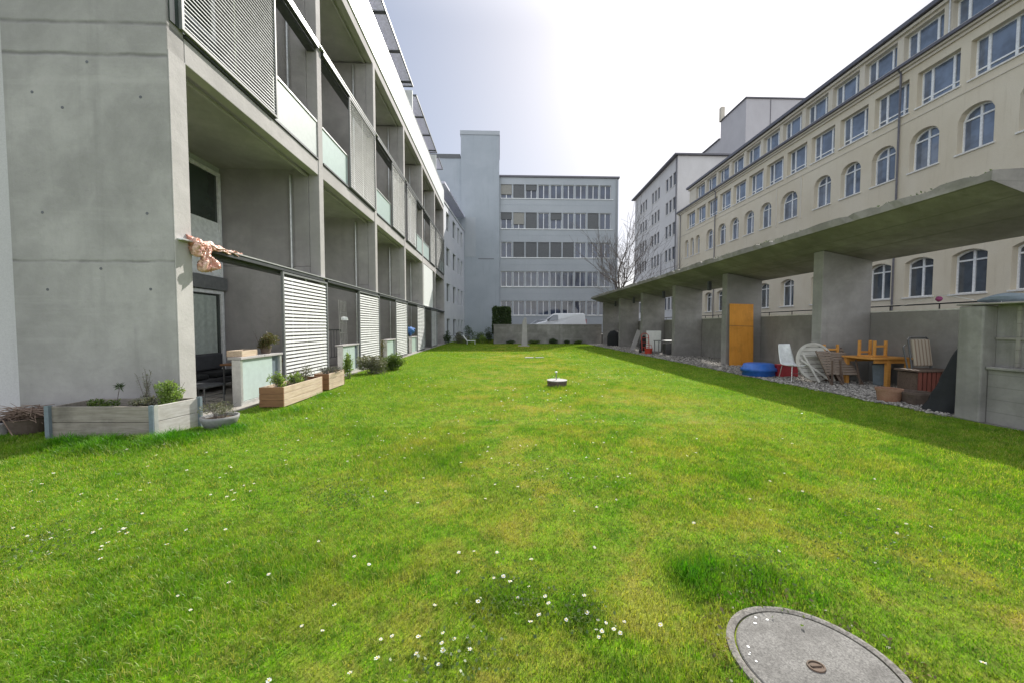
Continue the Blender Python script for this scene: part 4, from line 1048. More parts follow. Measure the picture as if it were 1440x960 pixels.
# wooden troughs in front of the louvres
def trough(x0, x1, y0, y1, h, label, front='wood_brown'):
    t = empty('wooden_trough', ((x0 + x1) / 2, (y0 + y1) / 2, 0), label, 'planter', 'wooden troughs by the louvres')
    for i in range(3):
        za, zb = .02 + (h - .02) * i / 3, .02 + (h - .02) * (i + 1) / 3 - .004
        pass
    s = MB(); s2 = MB(); e = MB()
    for i in range(3):
        za, zb = .02 + (h - .02) * i / 3, .02 + (h - .02) * (i + 1) / 3 - .005
        s.box(x1 - .03, x1, y0 + .026, y1 - .026, za, zb); s2.box(x0, x0 + .03, y0 + .026, y1 - .026, za, zb)
        e.box(x0, x1, y0, y0 + .025, za, zb)
    s.build('side_board', 'wood_warm', t, bevel=.004); s2.build('side_board', 'wood_warm', t, bevel=.004)
    e.build('end_board', front, t, bevel=.004); MB().box(x0, x1, y1 - .025, y1, .02, h).build('end_board', front, t)
    MB().box(x0 + .03, x1 - .03, y0 + .026, y1 - .026, .05, h - .06).build('soil', 'soil', t)
trough(-4.42, -3.98, 6.98, 8.52, .39, 'longer wooden trough of yellow green plants in front of the first louvre')
trough(-4.34, -4.0, 8.86, 9.75, .40, 'shorter wooden trough of purple flowers in front of the first louvre')
for (x, y, r, h, n, s, mt, lb) in ((-4.22, 7.22, .16, .32, 620, .045, 'leaf_lime', 'yellow green plant at the near end of the longer trough'),
        (-4.15, 7.75, .18, .28, 620, .045, 'leaf_lime', 'second yellow green plant in the middle of the longer trough'),
        (-4.25, 8.2, .26, .36, 1000, .03, 'leaf_sage', 'wispy grey plant at the far end of the longer trough'),
        (-4.18, 9.3, .34, .22, 1300, .03, 'leaf_purple', 'purple grey flowering plant filling the shorter trough'),
        (-4.35, 10.9, .16, .95, 700, .07, 'leaf_lime', 'tall leafy green plant between the shorter trough and the second counter')):
    bush('trough_plant' if h < .5 else 'leafy_plant', (x, y, .32 if h < .5 else 0), r, h, n, s, mt, lb, 'plant')
bush('garden_bush', (-3.95, 12.1, 0), .62, .62, 5200, .05, 'leaf_sage', 'grey brown bushy shrub in front of the second louvre', 'bush', 'bushes at the facade foot', .25, 16)
bush('garden_bush', (-3.65, 13.1, 0), .58, .60, 5200, .05, 'leaf_green', 'green rounded bush on the lawn edge right of the grey brown one', 'bush', 'bushes at the facade foot', .15, 16)
# items on the first counter
cb = empty('wooden_box', (-4.92, 7.35, .937), 'small wooden box on the first counter beside the reddish plant', 'box')
m = MB(); m.box(-5.08, -4.80, 7.12, 7.14, .937, 1.05).box(-5.08, -4.80, 7.55, 7.57, .937, 1.05).box(-5.08, -5.06, 7.14, 7.55, .937, 1.05).box(-4.82, -4.80, 7.14, 7.55, .937, 1.05); m.build('sides', 'wood_warm', cb, bevel=.003)
MB().box(-5.06, -4.82, 7.14, 7.55, .94, 1.03).build('soil', 'soil', cb)
bp2 = bush('potted_shrub', (-4.9, 7.95, 1.05), .28, .36, 2600, .035, 'leaf_brown', 'reddish brown potted plant on the first counter against the louvre', 'plant')
MB().lathe((-4.9, 8.0, .937), [(.08, 0), (.11, .16), (.10, .16), (.001, .14)], 16).build('pot', 'pot_dark', bp2)

# ------------------------------------------------------------------ bubble wrap tied on the first rail
bwp = empty('bubble_wrap_bundle', (-4.75, 6.4, 2.78), 'pink crumpled bubble wrap tied round the rail of the nearest loggia', 'plastic wrap')
def crumple(path, rads, n=18, amp=.3, seed=1, sub=4):
    m = MB(); pts = [Vector(p) for p in path]; K0 = len(pts); P = []
    pp, rr_ = [], []
    for i in range(K0 - 1):
        for j in range(sub): pp.append(pts[i].lerp(pts[i + 1], j / sub)); rr_.append(rads[i] * (1 - j / sub) + rads[i + 1] * j / sub)
    pp.append(pts[-1]); rr_.append(rads[-1]); K = len(pp); n = int(n * 2.2)
    ar_ = np.array([[k, i] for i in range(K) for k in range(n)], float)
    an = ar_[:, 0] * 2 * PI / n
    f1 = vnoise(np.cos(an) * 2.2 + 9, ar_[:, 1] * .06 + np.sin(an) * 2.2, 1., seed); f2 = vnoise(np.cos(an) * 6 + 9, ar_[:, 1] * .16 + np.sin(an) * 6, 1., seed + 40)
    q_ = 1 + amp * 2.4 * (np.abs(f1 - .5) * 1.6 - .3) + amp * 1.6 * (np.abs(f2 - .5) - .25)
    for i in range(K):
        d = (pp[min(i + 1, K - 1)] - pp[max(0, i - 1)]).normalized(); u = Vector((1, 0, .01)).cross(d).normalized() if abs(d.x) < .9 else Vector((0, 0, 1)); w = d.cross(u).normalized()
        for k in range(n):
            a = 2 * PI * k / n; P.append(pp[i] + (u * math.cos(a) + w * math.sin(a)) * rr_[i] * max(.2, q_[i * n + k]))
    F = []
    for i in range(K - 1):
        for k in range(n): F.append((i * n + k, i * n + (k + 1) % n, (i + 1) * n + (k + 1) % n, (i + 1) * n + k))
    F += [tuple(range(n))[::-1], tuple((K - 1) * n + k for k in range(n))]
    m.add(P, F); return m
N_ = 26
crumple([(-4.76, 5.98 + 1.15 * i / N_, 2.80 + .015 * math.sin(i)) for i in range(N_ + 1)], [.085 - .05 * i / N_ for i in range(N_ + 1)], 16, .5, 3).build('roll', 'bubble_wrap', bwp, sm=True)
crumple([(-4.70, 6.22 + .02 * math.sin(i), 2.80 - .43 * i / 12) for i in range(13)], [.03, .045, .05, .05, .05, .06, .075, .09, .10, .105, .10, .085, .04], 16, .5, 5).build('tail', 'bubble_wrap', bwp, sm=True)
crumple([(-4.70, 6.06 - .004 * i, 2.82 - .24 * i / 8) for i in range(9)], [.05, .07, .08, .085, .08, .075, .06, .05, .02], 14, .5, 6).build('tail', 'bubble_wrap', bwp, sm=True)

# ------------------------------------------------------------------ loggia furniture
sf = empty('garden_sofa', (-6.5, 8.6, .035), 'low dark garden sofa with black cushions inside the nearest loggia', 'sofa')
MB().box(-7.1, -6.35, 7.5, 9.6, .2, .34).build('seat', 'dark_cushion', sf, bevel=.03)
MB().box(-7.2, -7.05, 7.5, 9.6, .3, .8).build('backrest', 'dark_cushion', sf, bevel=.04)
for y in (7.55, 8.6):
    MB().box(-7.03, -6.4, y + .05, y + .9, .345, .46).build('cushion', 'black_cloth', sf, bevel=.04)
MB().box(-7.02, -6.85, 7.6, 8.5, .47, .86).build('cushion', 'dark_cushion', sf, bevel=.05)
MB().box(-7.02, -6.85, 8.6, 9.5, .47, .86).build('cushion', 'dark_cushion', sf, bevel=.05)
for x in (-7.1, -6.4):
    for y in (7.55, 9.55): MB().tube([(x, y, .035), (x, y, .2)], .02, 8).build('leg', 'dark_metal', sf)
tb2 = empty('loggia_table', (-5.6, 8.9, .035), 'brown topped low table on dark frame in the nearest loggia', 'table')
MB().box(-6.0, -5.15, 8.2, 9.7, .66, .70).build('tabletop', 'wood_brown', tb2, bevel=.006)
for x in (-5.95, -5.2):
    for y in (8.25, 9.65): MB().tube([(x, y, .035), (x, y, .66)], .018, 8).build('leg', 'dark_metal', tb2)
MB().box(-5.9, -5.25, 8.4, 9.5, .25, .27).build('shelf', 'dark_metal', tb2)
ch = empty('loggia_stool', (-5.3, 6.9, .035), 'dark wire stool standing just inside the nearest loggia', 'stool')
MB().box(-5.6, -5.1, 6.6, 7.1, .42, .47).build('seat', 'dark_cushion', ch, bevel=.02)
m = MB()
for x in (-5.58, -5.12):
    for y in (6.62, 7.08): m.tube([(x, y, .035), (x, y, .42)], .012, 6)
for z in (.12, .2, .28): m.tube([(-5.58, 6.62, z), (-5.12, 6.62, z), (-5.12, 7.08, z), (-5.58, 7.08, z), (-5.58, 6.62, z)], .006, 5)
m.build('wire_frame', 'dark_metal', ch)
# second loggia: trellis, metal frame, reflecting disc
tr = empty('metal_trellis', (-5.3, 12.6, .035), 'thin pale wire trellis leaning in the second loggia', 'trellis')
m = MB()
for i in range(6):
    y = 12.2 + i * .16; m.tube([(-5.1 - .02 * i, y, .035), (-5.15 - .02 * i, y, 2.35)], .007, 5)
for z in np.arange(.3, 2.4, .33): m.tube([(-5.1, 12.2, z), (-5.22, 13.0, z)], .006, 5)
m.build('wires', 'alu', tr)
tag(MB().lathe((-5.05, 12.35, 1.75), [(.12, -.05), (.10, .04), (.02, .06)], 10, wob=.2).build('wind_ornament', 'plastic_white'), 'crinkled silver wind ornament hung on the wire trellis', 'ornament')
fr_ = empty('bed_end', (-5.5, 12.4, .035), 'black tubular steel frame with rounded corners in the second loggia', 'frame')
m = MB()
def hoop(y0, y1, x, z0, z1): return [(x, y0, z0), (x, y0, z1 - .1), (x, y0 + .04, z1 - .03), (x, y0 + .1, z1), (x, y1 - .1, z1), (x, y1 - .04, z1 - .03), (x, y1, z1 - .1), (x, y1, z0)]
m.tube(hoop(11.6, 13.1, -5.45, .035, 1.38), .022, 8); m.build('outer_hoop', 'dark_metal', fr_)
m = MB()
for y in np.arange(11.85, 13.0, .22): m.tube([(-5.45, y, .5), (-5.45, y, 1.37)], .01, 6)
m.tube([(-5.45, 11.62, .5), (-5.45, 13.08, .5)], .012, 6); m.build('bars', 'dark_metal', fr_)
# fourth loggia: blue cloth and dark planting
tag(crumple([(-4.98, PY[3] + 1.3 + .1 * i, 1.25 + .05 * math.sin(i * 1.2)) for i in range(10)], [.08, .15, .2, .22, .2, .2, .2, .18, .14, .05], 14, .25, 8).build('blue_cloth', 'blue_cloth', sm=True), 'bright blue cloth bundle on the fourth counter', 'cloth')
bush('climbing_plant', (-5.35, PY[3] + 1.6, .035), .55, 2.4, 1500, .07, 'leaf_dark', 'dark climbing foliage filling the fourth loggia opening', 'plant')
bush('potted_plant', (-4.9, PY[2] + .75, .035), .2, .9, 400, .06, 'leaf_brown', 'brownish potted plant between post and counter of the third loggia', 'plant')

# planting at the far left end
for i, (x, y, r, h, mt, lb) in enumerate(((-4.3, 31.0, .5, 1.0, 'leaf_dark', 'dark shrub at the last loggia of the block'), (-3.4, 32.6, .8, .8, 'leaf_sage', 'greyish low shrub in front of the white wing'),
        (-2.7, 33.4, .6, 1.6, 'leaf_dark', 'dark upright shrub left of the white garden chair'), (-1.9, 34.5, .9, .9, 'leaf_green', 'mid green shrub at the foot of the stair tower'),
        (-1.0, 33.8, .6, 1.5, 'leaf_dark', 'dark shrub at the corner of the far wall'), (-3.9, 36.0, .5, 1.0, 'leaf_sage', 'pale shrub against the white wing wall'), (-1.4, 33.0, .45, .7, 'leaf_lime', 'bright shrub low in front of the stair tower'),
        (1.0, 32.0, .35, .28, 'leaf_dark', 'low plant at the far wall left of the stele'), (3.1, 32.0, .6, .3, 'leaf_green', 'green low plant at the far wall right of the stele'), (4.6, 32.05, .5, .42, 'leaf_dark', 'dark low plant at the middle of the far wall'), (5.9, 32.05, .35, .3, 'leaf_dark', 'small dark plant at the right third of the far wall'), (6.8, 32.0, .4, .34, 'leaf_green', 'small green plant near the right end of the far wall'))):
    bush('shrub', (x, y, 0), r, h, 1100, .09, mt, lb, 'bush', 'shrubs at the far end')
gc = empty('garden_chair', (-2.3, 31.6, 0), 'white garden lounger standing among the far shrubs', 'chair')
MB().box(-2.75, -2.0, 31.4, 31.9, .26, .32).build('seat', 'plastic_white', gc, bevel=.01)
MB().add([(-2.75, 31.4, .3), (-2.75, 31.9, .3), (-3.1, 31.9, .75), (-3.1, 31.4, .75), (-2.71, 31.4, .34), (-2.71, 31.9, .34), (-3.06, 31.9, .79), (-3.06, 31.4, .79)], [(0, 1, 2, 3), (4, 5, 6, 7), (0, 1, 5, 4), (2, 3, 7, 6), (1, 2, 6, 5), (0, 3, 7, 4)]).build('backrest', 'plastic_white', gc)
for x in (-2.7, -2.05):
    for y in (31.45, 31.85): MB().tube([(x, y, 0), (x, y, .27)], .02, 6).build('leg', 'plastic_white', gc)
def bicycle(x, y, rz, label):
    b = empty('bicycle', (x, y, 0), label, 'bicycle', 'bicycles at the white wing', rz)
    for cx in (-.52, .52):
        m = MB(); pts = [(cx + .33 * math.cos(a), 0, .34 + .33 * math.sin(a)) for a in np.linspace(0, 2 * PI, 21)]; m.tube(pts, .016, 6, cap=False); wv = m.build('wheel', 'rubber', b, local=True)
    m = MB(); m.tube([(-.52, 0, .34), (-.12, 0, .30), (.32, 0, .72), (-.2, 0, .78), (-.12, 0, .30)], .016, 6); m.tube([(-.52, 0, .34), (-.2, 0, .78)], .01, 6); m.tube([(.52, 0, .34), (.30, 0, .92)], .015, 6)
    m.build('frame', 'dark_metal', b, local=True)
    MB().tube([(.28, -.26, .95), (.32, 0, .92), (.28, .26, .95)], .012, 6).build('handlebar', 'dark_metal', b, local=True)
    MB().box(-.34, -.10, -.07, .07, .84, .89).tube([(-.2, 0, .78), (-.2, 0, .86)], .012, 6).build('saddle', 'rubber', b, local=True)
bicycle(-3.7, 34.3, .3, 'black bicycle parked nearer the lawn beside the white wing')
bicycle(-3.5, 37.2, -.2, 'second black bicycle parked further back beside the stair tower')

# ------------------------------------------------------------------ things stored under the canopy
# orange board
bd = empty('orange_board', (9.3, 14.05, 0), 'tall orange painted plywood board leaning on the second fin', 'board')
T = Matrix.Translation((8.83, 13.98, .02)) @ Matrix.Rotation(math.radians(-4), 4, 'X') @ Matrix.Rotation(math.radians(1.5), 4, 'Y')
MB().box(0, .93, 0, .03, 0, 2.36).build('sheet', 'ply_orange', bd, T=T, bevel=.004)
MB().box(-.01, .94, -.012, -.002, 1.50, 1.515).build('strap', 'wood_brown', bd, T=T)
# blue shell
bs = empty('blue_sandbox', (7.85, 10.9, 0), 'blue plastic sandbox shell lying on the gravel beside the orange board', 'sandbox')
MB().lathe((7.85, 11.0, .02), [(.001, 0), (.40, 0), (.46, .03), (.44, .14), (.50, .155), (.50, .19)], 28, 1, .8, .015).build('tray', 'tub_blue', bs, sm=True)
MB().lathe((7.85, 11.0, .215), [(.50, 0), (.50, .04), (.45, .06), (.42, .17), (.34, .19), (.001, .20)], 28, 1, .8, .015).build('lid', 'tub_blue', bs, sm=True)
# red crate
rc = empty('red_crate', (8.55, 10.9, 0), 'dark red plastic crate on the gravel behind the white chair', 'crate')
m = MB(); m.box(8.25, 8.85, 10.72, 10.74, .02, .36).box(8.25, 8.85, 11.1, 11.12, .02, .36).box(8.25, 8.27, 10.74, 11.1, .02, .36).box(8.83, 8.85, 10.74, 11.1, .02, .36); m.build('sides', 'crate_red', rc, bevel=.006)
MB().box(8.22, 8.88, 10.69, 10.72, .33, .37).build('rim', 'crate_red', rc); MB().box(8.27, 8.83, 10.74, 11.1, .03, .05).build('bottom', 'crate_red', rc)
# white shell chair
wc = empty('white_chair', (7.95, 9.85, 0), 'white plastic shell chair on thin metal legs beside the blue sandbox', 'chair')
def shell():
    m = MB(); V = []; F = []; nu, nv = 12, 16
    for j in range(nv + 1):
        t = j / nv
        if t < .45: s = t / .45; y = -.22 + s * .40; z = .46 - .02 * math.sin(s * PI); w = .23
        else: s = (t - .45) / .55; y = .18 + .05 * math.sin(s * 1.5) + s * .09; z = .46 + s * .56; w = .23 - .055 * s ** 2
        for i in range(nu + 1):
            q = 2 * i / nu - 1; V.append((q * w, y - .05 * q * q * (1 if t > .4 else 0), z + .035 * q * q * (1 if t < .5 else 0)))
    for j in range(nv):
        for i in range(nu): a = j * (nu + 1) + i; F.append((a, a + 1, a + nu + 2, a + nu + 1))
    m.add(V, F); return m
T = Matrix.Translation((7.97, 9.85, 0)) @ Matrix.Rotation(math.radians(8), 4, 'Z')
o = shell().build('seat_shell', 'plastic_white', wc, T=T, sm=True); sm_ = o.modifiers.new('t', 'SOLIDIFY'); sm_.thickness = .012
for sx in (-1, 1):
    for sy in (-.17, .2):
        MB().tube([(sx * .16, sy * .8, .45), (sx * .22, sy * 1.1, .01)], .009, 6).build('leg', 'chrome', wc, T=T)
MB().tube([(-.2, -.15, .25), (.2, -.15, .25)], .006, 5).build('stretcher', 'chrome', wc, T=T)
# round white slatted folding table
rt = empty('folding_table', (8.5, 9.7, 0), 'round whitewashed slatted table folded upright against the first fin', 'table')
T = Matrix.Translation((8.48, 9.72, .56)) @ Matrix.Rotation(math.radians(-10), 4, 'X')
m = MB(); R_ = .50
for i in range(9):
    z = -R_ + .055 + i * .111; hw = math.sqrt(max(0, (R_ - .03) ** 2 - z * z))
    m.box(-hw, hw, 0, .018, z - .048, z + .048)
m.build('slats', 'wood_whitewash', rt, T=T, bevel=.004)
m = MB(); n = 48; V = []
for k in range(n):
    a = 2 * PI * k / n
    for (r, y) in ((R_ - .05, -.022), (R_ + .012, -.022), (R_ + .012, .02), (R_ - .05, -.004)): V.append((r * math.cos(a), y, r * math.sin(a)))
F = [];
for k in range(n):
    for j in range(4): F.append((4 * k + j, 4 * k + (j + 1) % 4, 4 * ((k + 1) % n) + (j + 1) % 4, 4 * ((k + 1) % n) + j))
m.add(V, F); m.build('rim', 'wood_whitewash', rt, T=T)
MB().bar((-.30, -.035, .14), (.34, -.035, .14), .05, .03).build('batten', 'wood_whitewash', rt, T=T)
for a, b in (((-.34, -.05, .18), (-.12, -.2, -.55)), ((-.42, -.05, .05), (.16, -.22, -.50)), ((.30, -.045, .1), (.42, -.06, -.52))):
    MB().bar(a, b, .05, .022, (0, 1, 0)).build('leg', 'wood_whitewash', rt, T=T)
# brown slatted folding chairs leaning
def folding(x, y, rz, lean, w, L, label, mat='wood_slat', z=0.02, n=9):
    f = empty('folding_chair', (x, y, z), label, 'chair', 'brown folding chairs under the canopy')
    T = Matrix.Translation((x, y, z)) @ Matrix.Rotation(rz, 4, 'Z') @ Matrix.Rotation(-lean, 4, 'X')
    m = MB()
    for i in range(n):
        zz = L * .30 + (L * .68) * i / n; m.box(-w / 2, w / 2, -.012, .006, zz, zz + L * .68 / n * .84)
    m.build('slats', mat, f, T=T, bevel=.003)
    for sx in (-1, 1):
        MB().bar((sx * (w / 2 - .03), .02, 0), (sx * (w / 2 - .03), .02, L), .028, .035).build('rail', 'wood_dark', f, T=T)
        MB().bar((sx * (w / 2 - .08), .05, .0), (sx * (w / 2 - .08), -.05 - .16, L * .62), .024, .03).build('leg', 'wood_dark', f, T=T)
    return f
folding(8.62, 9.15, .25, .45, .46, .95, 'dark slatted folding chair leaning against the round white table')
folding(8.98, 9.1, .05, .62, .62, 1.0, 'wider brown slatted folding chair leaning beside the dark one')
folding(9.05, 9.55, .0, .3, .58, .95, 'brown folding chair standing behind the two leaning ones', 'wood_slat')
# orange table with chairs upside down
ot = empty('orange_table', (9.6, 9.2, 0), 'orange pine table on a square leg standing against the low wall', 'table')
MB().box(9.05, 10.12, 8.75, 9.55, .70, .745).build('tabletop', 'wood_orange', ot, bevel=.005)
for y in (8.82, 9.45): MB().box(9.2, 9.99, y, y + .03, .60, .698).build('apron', 'wood_orange', ot)
for x, y in ((9.52, 8.80), (9.1, 9.45), (10.0, 9.45), (10.02, 8.80)):
    MB().box(x, x + .085, y, y + .085, .0, .698).build('leg', 'wood_orange', ot, bevel=.004)
def upchair(x, y, z, rz, label):
    c = empty('pine_chair', (x, y, z), label, 'chair', 'orange pine chairs turned upside down')
    T = Matrix.Translation((x, y, z)) @ Matrix.Rotation(rz, 4, 'Z')
    MB().box(-.20, .20, -.20, .20, .0, .035).build('seat', 'wood_orange', c, T=T, bevel=.004)
    for sx in (-1, 1):
        for sy in (-1, 1): MB().box(sx * .17 - .025, sx * .17 + .025, sy * .17 - .025, sy * .17 + .025, .036, .40).build('leg', 'wood_orange', c, T=T, bevel=.003)
    MB().box(-.145, .145, -.185, -.16, .24, .29).build('stretcher', 'wood_orange', c, T=T)
    MB().box(-.16, .16, .15, .18, .08, .13).build('stretcher', 'wood_orange', c, T=T)
upchair(9.42, 9.1, .748, .15, 'pine chair upside down on the near half of the orange table')
upchair(8.98, 9.95, .62, -.1, 'pine chair upside down on the dark box behind the folding chairs')
dk = empty('storage_box', (8.95, 10.0, 0), 'dark storage box under the left upside down pine chair', 'box')
MB().box(8.85 - .25, 9.35, 9.72 + .1, 10.0 + .0, .0, .56).build('body', 'wood_dark', dk, bevel=.01); MB().box(8.58, 9.37, 9.8, 10.02 - .0, .565, .615).build('lid', 'wood_dark', dk, bevel=.006)
sb = empty('grey_bin', (9.75, 9.15, 0), 'grey plastic storage tub pushed under the orange table', 'bin')
MB().lathe((9.78, 9.2, 0), [(.001, .01), (.2, .01), (.24, .5), (.26, .5), (.26, .54), (.22, .54)], 4).build('body', 'tarp_grey', sb)
# brown chest with folded chair on top
cr = empty('slatted_chest', (9.6, 8.1, 0), 'reddish brown slatted wooden chest below the cushioned chair', 'chest')
m = MB()
for i in range(8): m.box(9.22 + i * .105, 9.22 + i * .105 + .078, 7.86, 7.88, .05, .50)
m.build('front_slats', 'crate_brown', cr, bevel=.004)
MB().box(9.22, 10.05, 7.885, 8.3, .03, .48).build('body', 'wood_dark', cr); MB().box(9.17, 10.1, 7.83, 8.34, .505, .545).build('lid', 'wood_dark', cr, bevel=.006)
cc = empty('cushioned_chair', (9.6, 8.1, .55), 'folded black metal chair with a striped beige cushion standing on the chest', 'chair')
T = Matrix.Translation((9.60, 8.1, .55)) @ Matrix.Rotation(math.radians(6), 4, 'Z') @ Matrix.Rotation(math.radians(-8), 4, 'X')
m = MB(); m.tube([(-.27, .03, .0), (-.27, .03, .66), (-.22, .03, .71), (.22, .03, .71), (.27, .03, .66), (.27, .03, .0)], .017, 8); m.build('frame', 'dark_metal', cc, T=T)
for q in (-1, 1): MB().tube([(q * .31, .08, .0), (q * .33, .10, .50), (q * .28, .08, .55)], .015, 8).build('armrest', 'dark_metal', cc, T=T)
def cushmat():
    m, nt, N, L = newmat('cushion_stripe'); tc = N.new('ShaderNodeTexCoord'); sx = N.new('ShaderNodeSeparateXYZ'); L.new(tc.outputs['Object'], sx.inputs[0])
    f = math_(nt, 'FRACT', math_(nt, 'MULTIPLY', sx.outputs[0], 11)); k = ramp(nt, f, .6, .75)
    finish(nt, mixrgb(nt, k, (.42, .36, .28), (.24, .17, .12)), .9); MATS['cushion_stripe'] = m
cushmat()
o = MB().box(-.23, .23, -.04, .03, .06, .66).build('cushion', 'cushion_stripe', cc, T=T, bevel=.03)
# pots
def pot(x, y, r, h, mat, label, z=0.01):
    p = empty('flower_pot', (x, y, z), label, 'flower pot', 'flower pots on the gravel')
    MB().lathe((x, y, z), [(.001, 0), (r * .82, 0), (r * .97, h * .8), (r * 1.04, h * .8), (r * 1.05, h), (r * .93, h), (r * .9, h * .8)], 28).build('pot', mat, p, sm=False)
    MB().lathe((x, y, z + h * .8), [(r * .92, 0), (.001, .02)], 20).build('soil', 'soil', p)
    return p
pot(7.78, 7.15, .20, .27, 'pot_terra', 'terracotta pot standing left on the gravel edge')
pot(8.06, 6.9, .235, .24, 'pot_dark', 'wide dark bowl pot just right of the terracotta pot')
bush('dry_plant', (9.75, 7.1, .01), .16, 1.0, 160, .05, 'leaf_sage', 'thin dry plant against the low wall near the black cover', 'plant')
pot(8.35, 6.65, .10, .13, 'pot_terra', 'small pale pot at the foot of the black cover')
# black cover
def drape():
    m = MB(); V = []; F = []; n = 26; lv = 14
    for j in range(lv):
        t = j / (lv - 1); z = 1.12 * (1 - t) ** 1.0 + .01; r = .04 + .33 * t ** .8
        for k in range(n):
            a = 2 * PI * k / n; q = 1 + (.13 * math.sin(a * 5 + 1 + t) + .08 * math.sin(a * 11 + j * .5) + .05 * math.sin(j * 1.7 + a * 2)) * (t + .15)
            V.append((7.97 + .06 * t * -1 + r * q * math.cos(a) * .8 + .06 * (1 - t), 6.22 + r * q * math.sin(a) * .8, z))
    for j in range(lv - 1):
        for k in range(n): F.append((j * n + k, (j + 1) * n + k, (j + 1) * n + (k + 1) % n, j * n + (k + 1) % n))
    F.append(tuple(range(n))); m.add(V, F); return m
tag(drape().build('furniture_cover', 'black_cloth', sm=True), 'black cloth cover draped over a pointed load behind the wall post', 'cover')
# grey covered thing, white bag and purple ball on the wall top
gt = empty('covered_boat', (7.75, 5.5, 1.86), 'grey tarpaulin bundle lying on top of the garden wall', 'bundle')
crumple([(7.72, 5.78 - .075 * i, 1.905 + .02 * math.sin(i * .5)) for i in range(11)], [.02, .04, .055, .07, .08, .085, .085, .085, .08, .07, .02], 16, .08, 4).build('cover', 'tarp_grey', gt, sm=True)
MB().tube([(7.65, 5.45, 1.87), (7.66, 5.45, 1.96), (7.72, 5.45, 2.0)], .004, 5).build('strap', 'white_frame', gt)
tag(crumple([(7.78, 5.02 - .04 * i, 1.97 + .02 * math.sin(i)) for i in range(7)], [.03, .08, .10, .11, .10, .08, .03], 16, .22, 9).build('plastic_bag', 'bag_white', sm=True), 'crumpled white plastic bag on the garden wall behind the grey bundle', 'bag')
tag(crumple([(8.55, 7.05 - .02 * i, 2.03) for i in range(6)], [.02, .04, .05, .05, .04, .02], 12, .1, 2).build('balloon_ball', 'purple', sm=True), 'small purple ball hanging on a string above the low wall', 'ball')
tag(MB().tube([(7.72, 5.84, 1.93), (8.2, 6.5, 2.04), (8.55, 7.0, 2.10), (10.2, 9.2, 2.0)], .004, 5).build('string', 'white_frame'), 'pale string stretched from the garden wall past the purple ball', 'string')
# far items
sk = empty('red_hand_truck', (8.2, 20.6, 0), 'red hand truck standing on the gravel in front of the fins', 'hand truck')
m = MB(); m.tube([(8.0, 20.6, .15), (8.0, 20.75, 1.0), (8.1, 20.78, 1.1), (8.3, 20.78, 1.1), (8.4, 20.75, 1.0), (8.4, 20.6, .15)], .02, 6)
for z in (.35, .6, .85): m.tube([(8.0, 20.65, z), (8.4, 20.65, z)], .014, 6)
m.build('frame', 'tool_red', sk); MB().box(7.95, 8.45, 20.35, 20.6, .03, .05).build('toe_plate', 'tool_red', sk)
for x in (7.93, 8.43): MB().tube([(x - .03, 20.7, .14), (x + .03, 20.7, .14)], .13, 14).build('wheel', 'rubber', sk)
crs = empty('red_basket', (8.15, 20.1, 0), 'small red basket on the ground before the hand truck', 'basket')
m = MB(); m.lathe((8.15, 20.1, .01), [(.001, 0), (.17, 0), (.22, .3), (.23, .3), (.2, .28)], 12); m.build('body', 'tool_red', crs); MB().tube([(7.94, 20.1, .3), (8.0, 20.1, .5), (8.3, 20.1, .5), (8.36, 20.1, .3)], .012, 6).build('handle', 'tool_red', crs)
gr_ = empty('barbecue_table', (8.7, 19.6, 0), 'dark metal side table with a white panel behind, next to the third fin', 'table')
MB().box(8.3, 9.3, 19.2, 19.8, .72, .76).build('tabletop', 'steel_grey', gr_)
for x in (8.33, 9.25):
    for y in (19.23, 19.75): MB().box(x, x + .04, y, y + .04, 0, .72).build('leg', 'steel_grey', gr_)
MB().box(8.75, 9.2, 19.3, 19.7, .05, .6).build('drawer_unit', 'dark_metal', gr_, bevel=.01)
tag(MB().box(8.35, 9.2, 20.9, 20.95, .1, 1.25).build('white_board', 'white_panel', bevel=.02), 'white panel leaning upright behind the dark side table', 'board')
bq = empty('covered_grill', (8.75, 28.4, 0), 'black domed grill cover standing between the far fins', 'grill cover')
MB().lathe((8.85, 28.5, .01), [(.50, 0), (.5, .7), (.44, .95), (.28, 1.12), (.001, 1.18)], 22, 1, .8, .02).build('cover', 'black_cloth', bq, sm=True)
wp = empty('leaning_plank', (8.6, 24.2, 0), 'pale plank leaning on the fourth fin beside a dark bag', 'plank')
MB().bar((8.25, 22.9, .02), (8.75, 23.05, 1.25), .28, .03, (0, 1, 0)).build('plank', 'conc_light', wp)
tag(crumple([(8.8, 22.45, .03 + .1 * i) for i in range(10)], [.2, .24, .25, .24, .24, .22, .2, .16, .12, .03], 14, .15, 12).build('rubbish_bag', 'black_cloth', sm=True), 'black rubbish bag beside the leaning pale plank', 'bag')

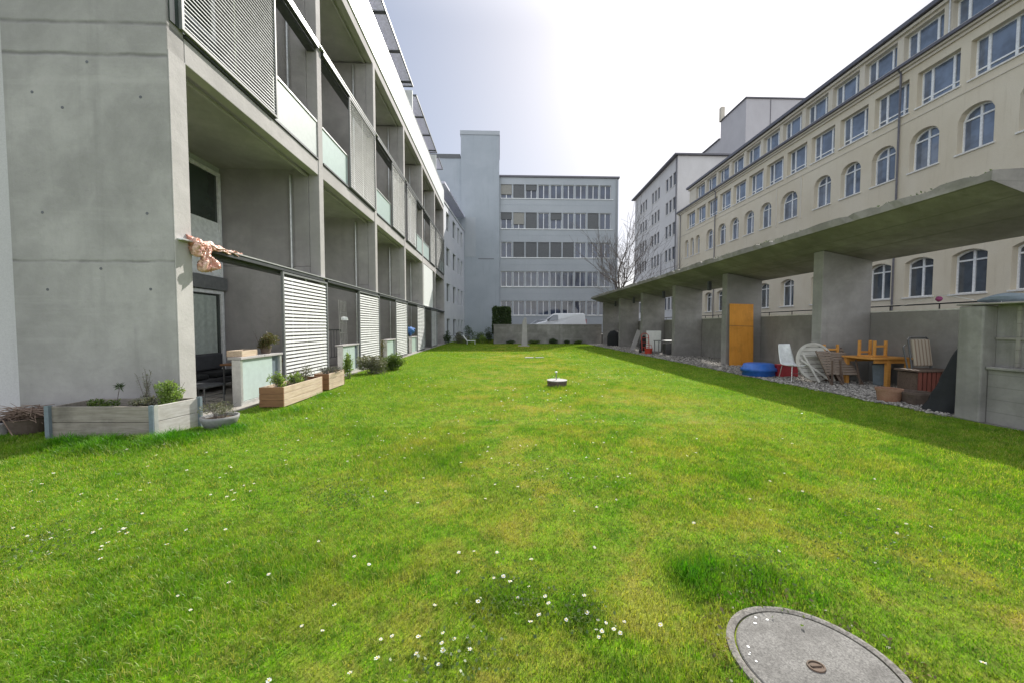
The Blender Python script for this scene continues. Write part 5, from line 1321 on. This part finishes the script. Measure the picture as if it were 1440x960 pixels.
# ------------------------------------------------------------------ light, sky, camera
SUN = Vector((.62, 1.13, 1.0)).normalized()
elev = math.asin(SUN.z); az = math.atan2(SUN.x, SUN.y)
ld = bpy.data.lights.new('sun', 'SUN'); ld.energy = 2.9; ld.angle = math.radians(.6); ld.color = (1, .96, .88)
lo = bpy.data.objects.new('sun', ld); COL.objects.link(lo); lo.rotation_euler = SUN.to_track_quat('Z', 'Y').to_euler()
wd = bpy.data.worlds.new('World'); scene.world = wd; wd.use_nodes = True
nt = wd.node_tree; nt.nodes.clear()
sky = nt.nodes.new('ShaderNodeTexSky'); sky.sky_type = 'NISHITA'; sky.sun_disc = False
sky.sun_elevation = elev; sky.sun_rotation = az; sky.air_density = 1.0; sky.dust_density = 3.0; sky.ozone_density = 1.5; sky.altitude = 400
hs = nt.nodes.new('ShaderNodeHueSaturation'); hs.inputs['Saturation'].default_value = 1.1; nt.links.new(sky.outputs[0], hs.inputs['Color'])
gm = nt.nodes.new('ShaderNodeGamma'); gm.inputs['Gamma'].default_value = .5; nt.links.new(hs.outputs[0], gm.inputs['Color'])
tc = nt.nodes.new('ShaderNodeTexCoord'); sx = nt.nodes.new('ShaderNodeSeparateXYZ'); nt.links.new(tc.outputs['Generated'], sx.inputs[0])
# added fill light: sky boosted towards the zenith and behind the camera
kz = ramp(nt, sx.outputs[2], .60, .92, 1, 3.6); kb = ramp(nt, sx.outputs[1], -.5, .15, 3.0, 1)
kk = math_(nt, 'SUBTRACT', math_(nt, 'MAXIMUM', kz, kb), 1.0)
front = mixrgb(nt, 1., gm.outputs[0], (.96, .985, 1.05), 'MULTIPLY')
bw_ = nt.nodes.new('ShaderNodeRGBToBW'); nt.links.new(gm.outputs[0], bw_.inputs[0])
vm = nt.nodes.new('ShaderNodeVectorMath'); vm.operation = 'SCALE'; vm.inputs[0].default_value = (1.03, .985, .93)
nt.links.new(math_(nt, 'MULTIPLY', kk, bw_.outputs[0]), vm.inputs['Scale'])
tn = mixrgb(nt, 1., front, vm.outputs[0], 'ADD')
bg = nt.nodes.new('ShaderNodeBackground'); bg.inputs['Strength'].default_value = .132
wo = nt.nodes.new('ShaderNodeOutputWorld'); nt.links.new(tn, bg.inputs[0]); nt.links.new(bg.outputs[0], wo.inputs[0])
cd = bpy.data.cameras.new('camera'); cam = bpy.data.objects.new('camera', cd); COL.objects.link(cam); scene.camera = cam
cd.sensor_width = 36; cd.lens = 525 / 1440 * 36; cd.clip_start = .05; cd.clip_end = 2000
cam.location = (0, 0, 1.5)
yw = math.atan(18 / 525); pt = math.atan(21 / 525)
F_ = Vector((math.sin(yw) * math.cos(pt), math.cos(yw) * math.cos(pt), -math.sin(pt)))
cam.rotation_euler = F_.to_track_quat('-Z', 'Y').to_euler()
vs = scene.view_settings; vs.view_transform = 'Standard'; vs.look = 'None'; vs.gamma = 1; vs.exposure = 1.18; vs.use_curve_mapping = False
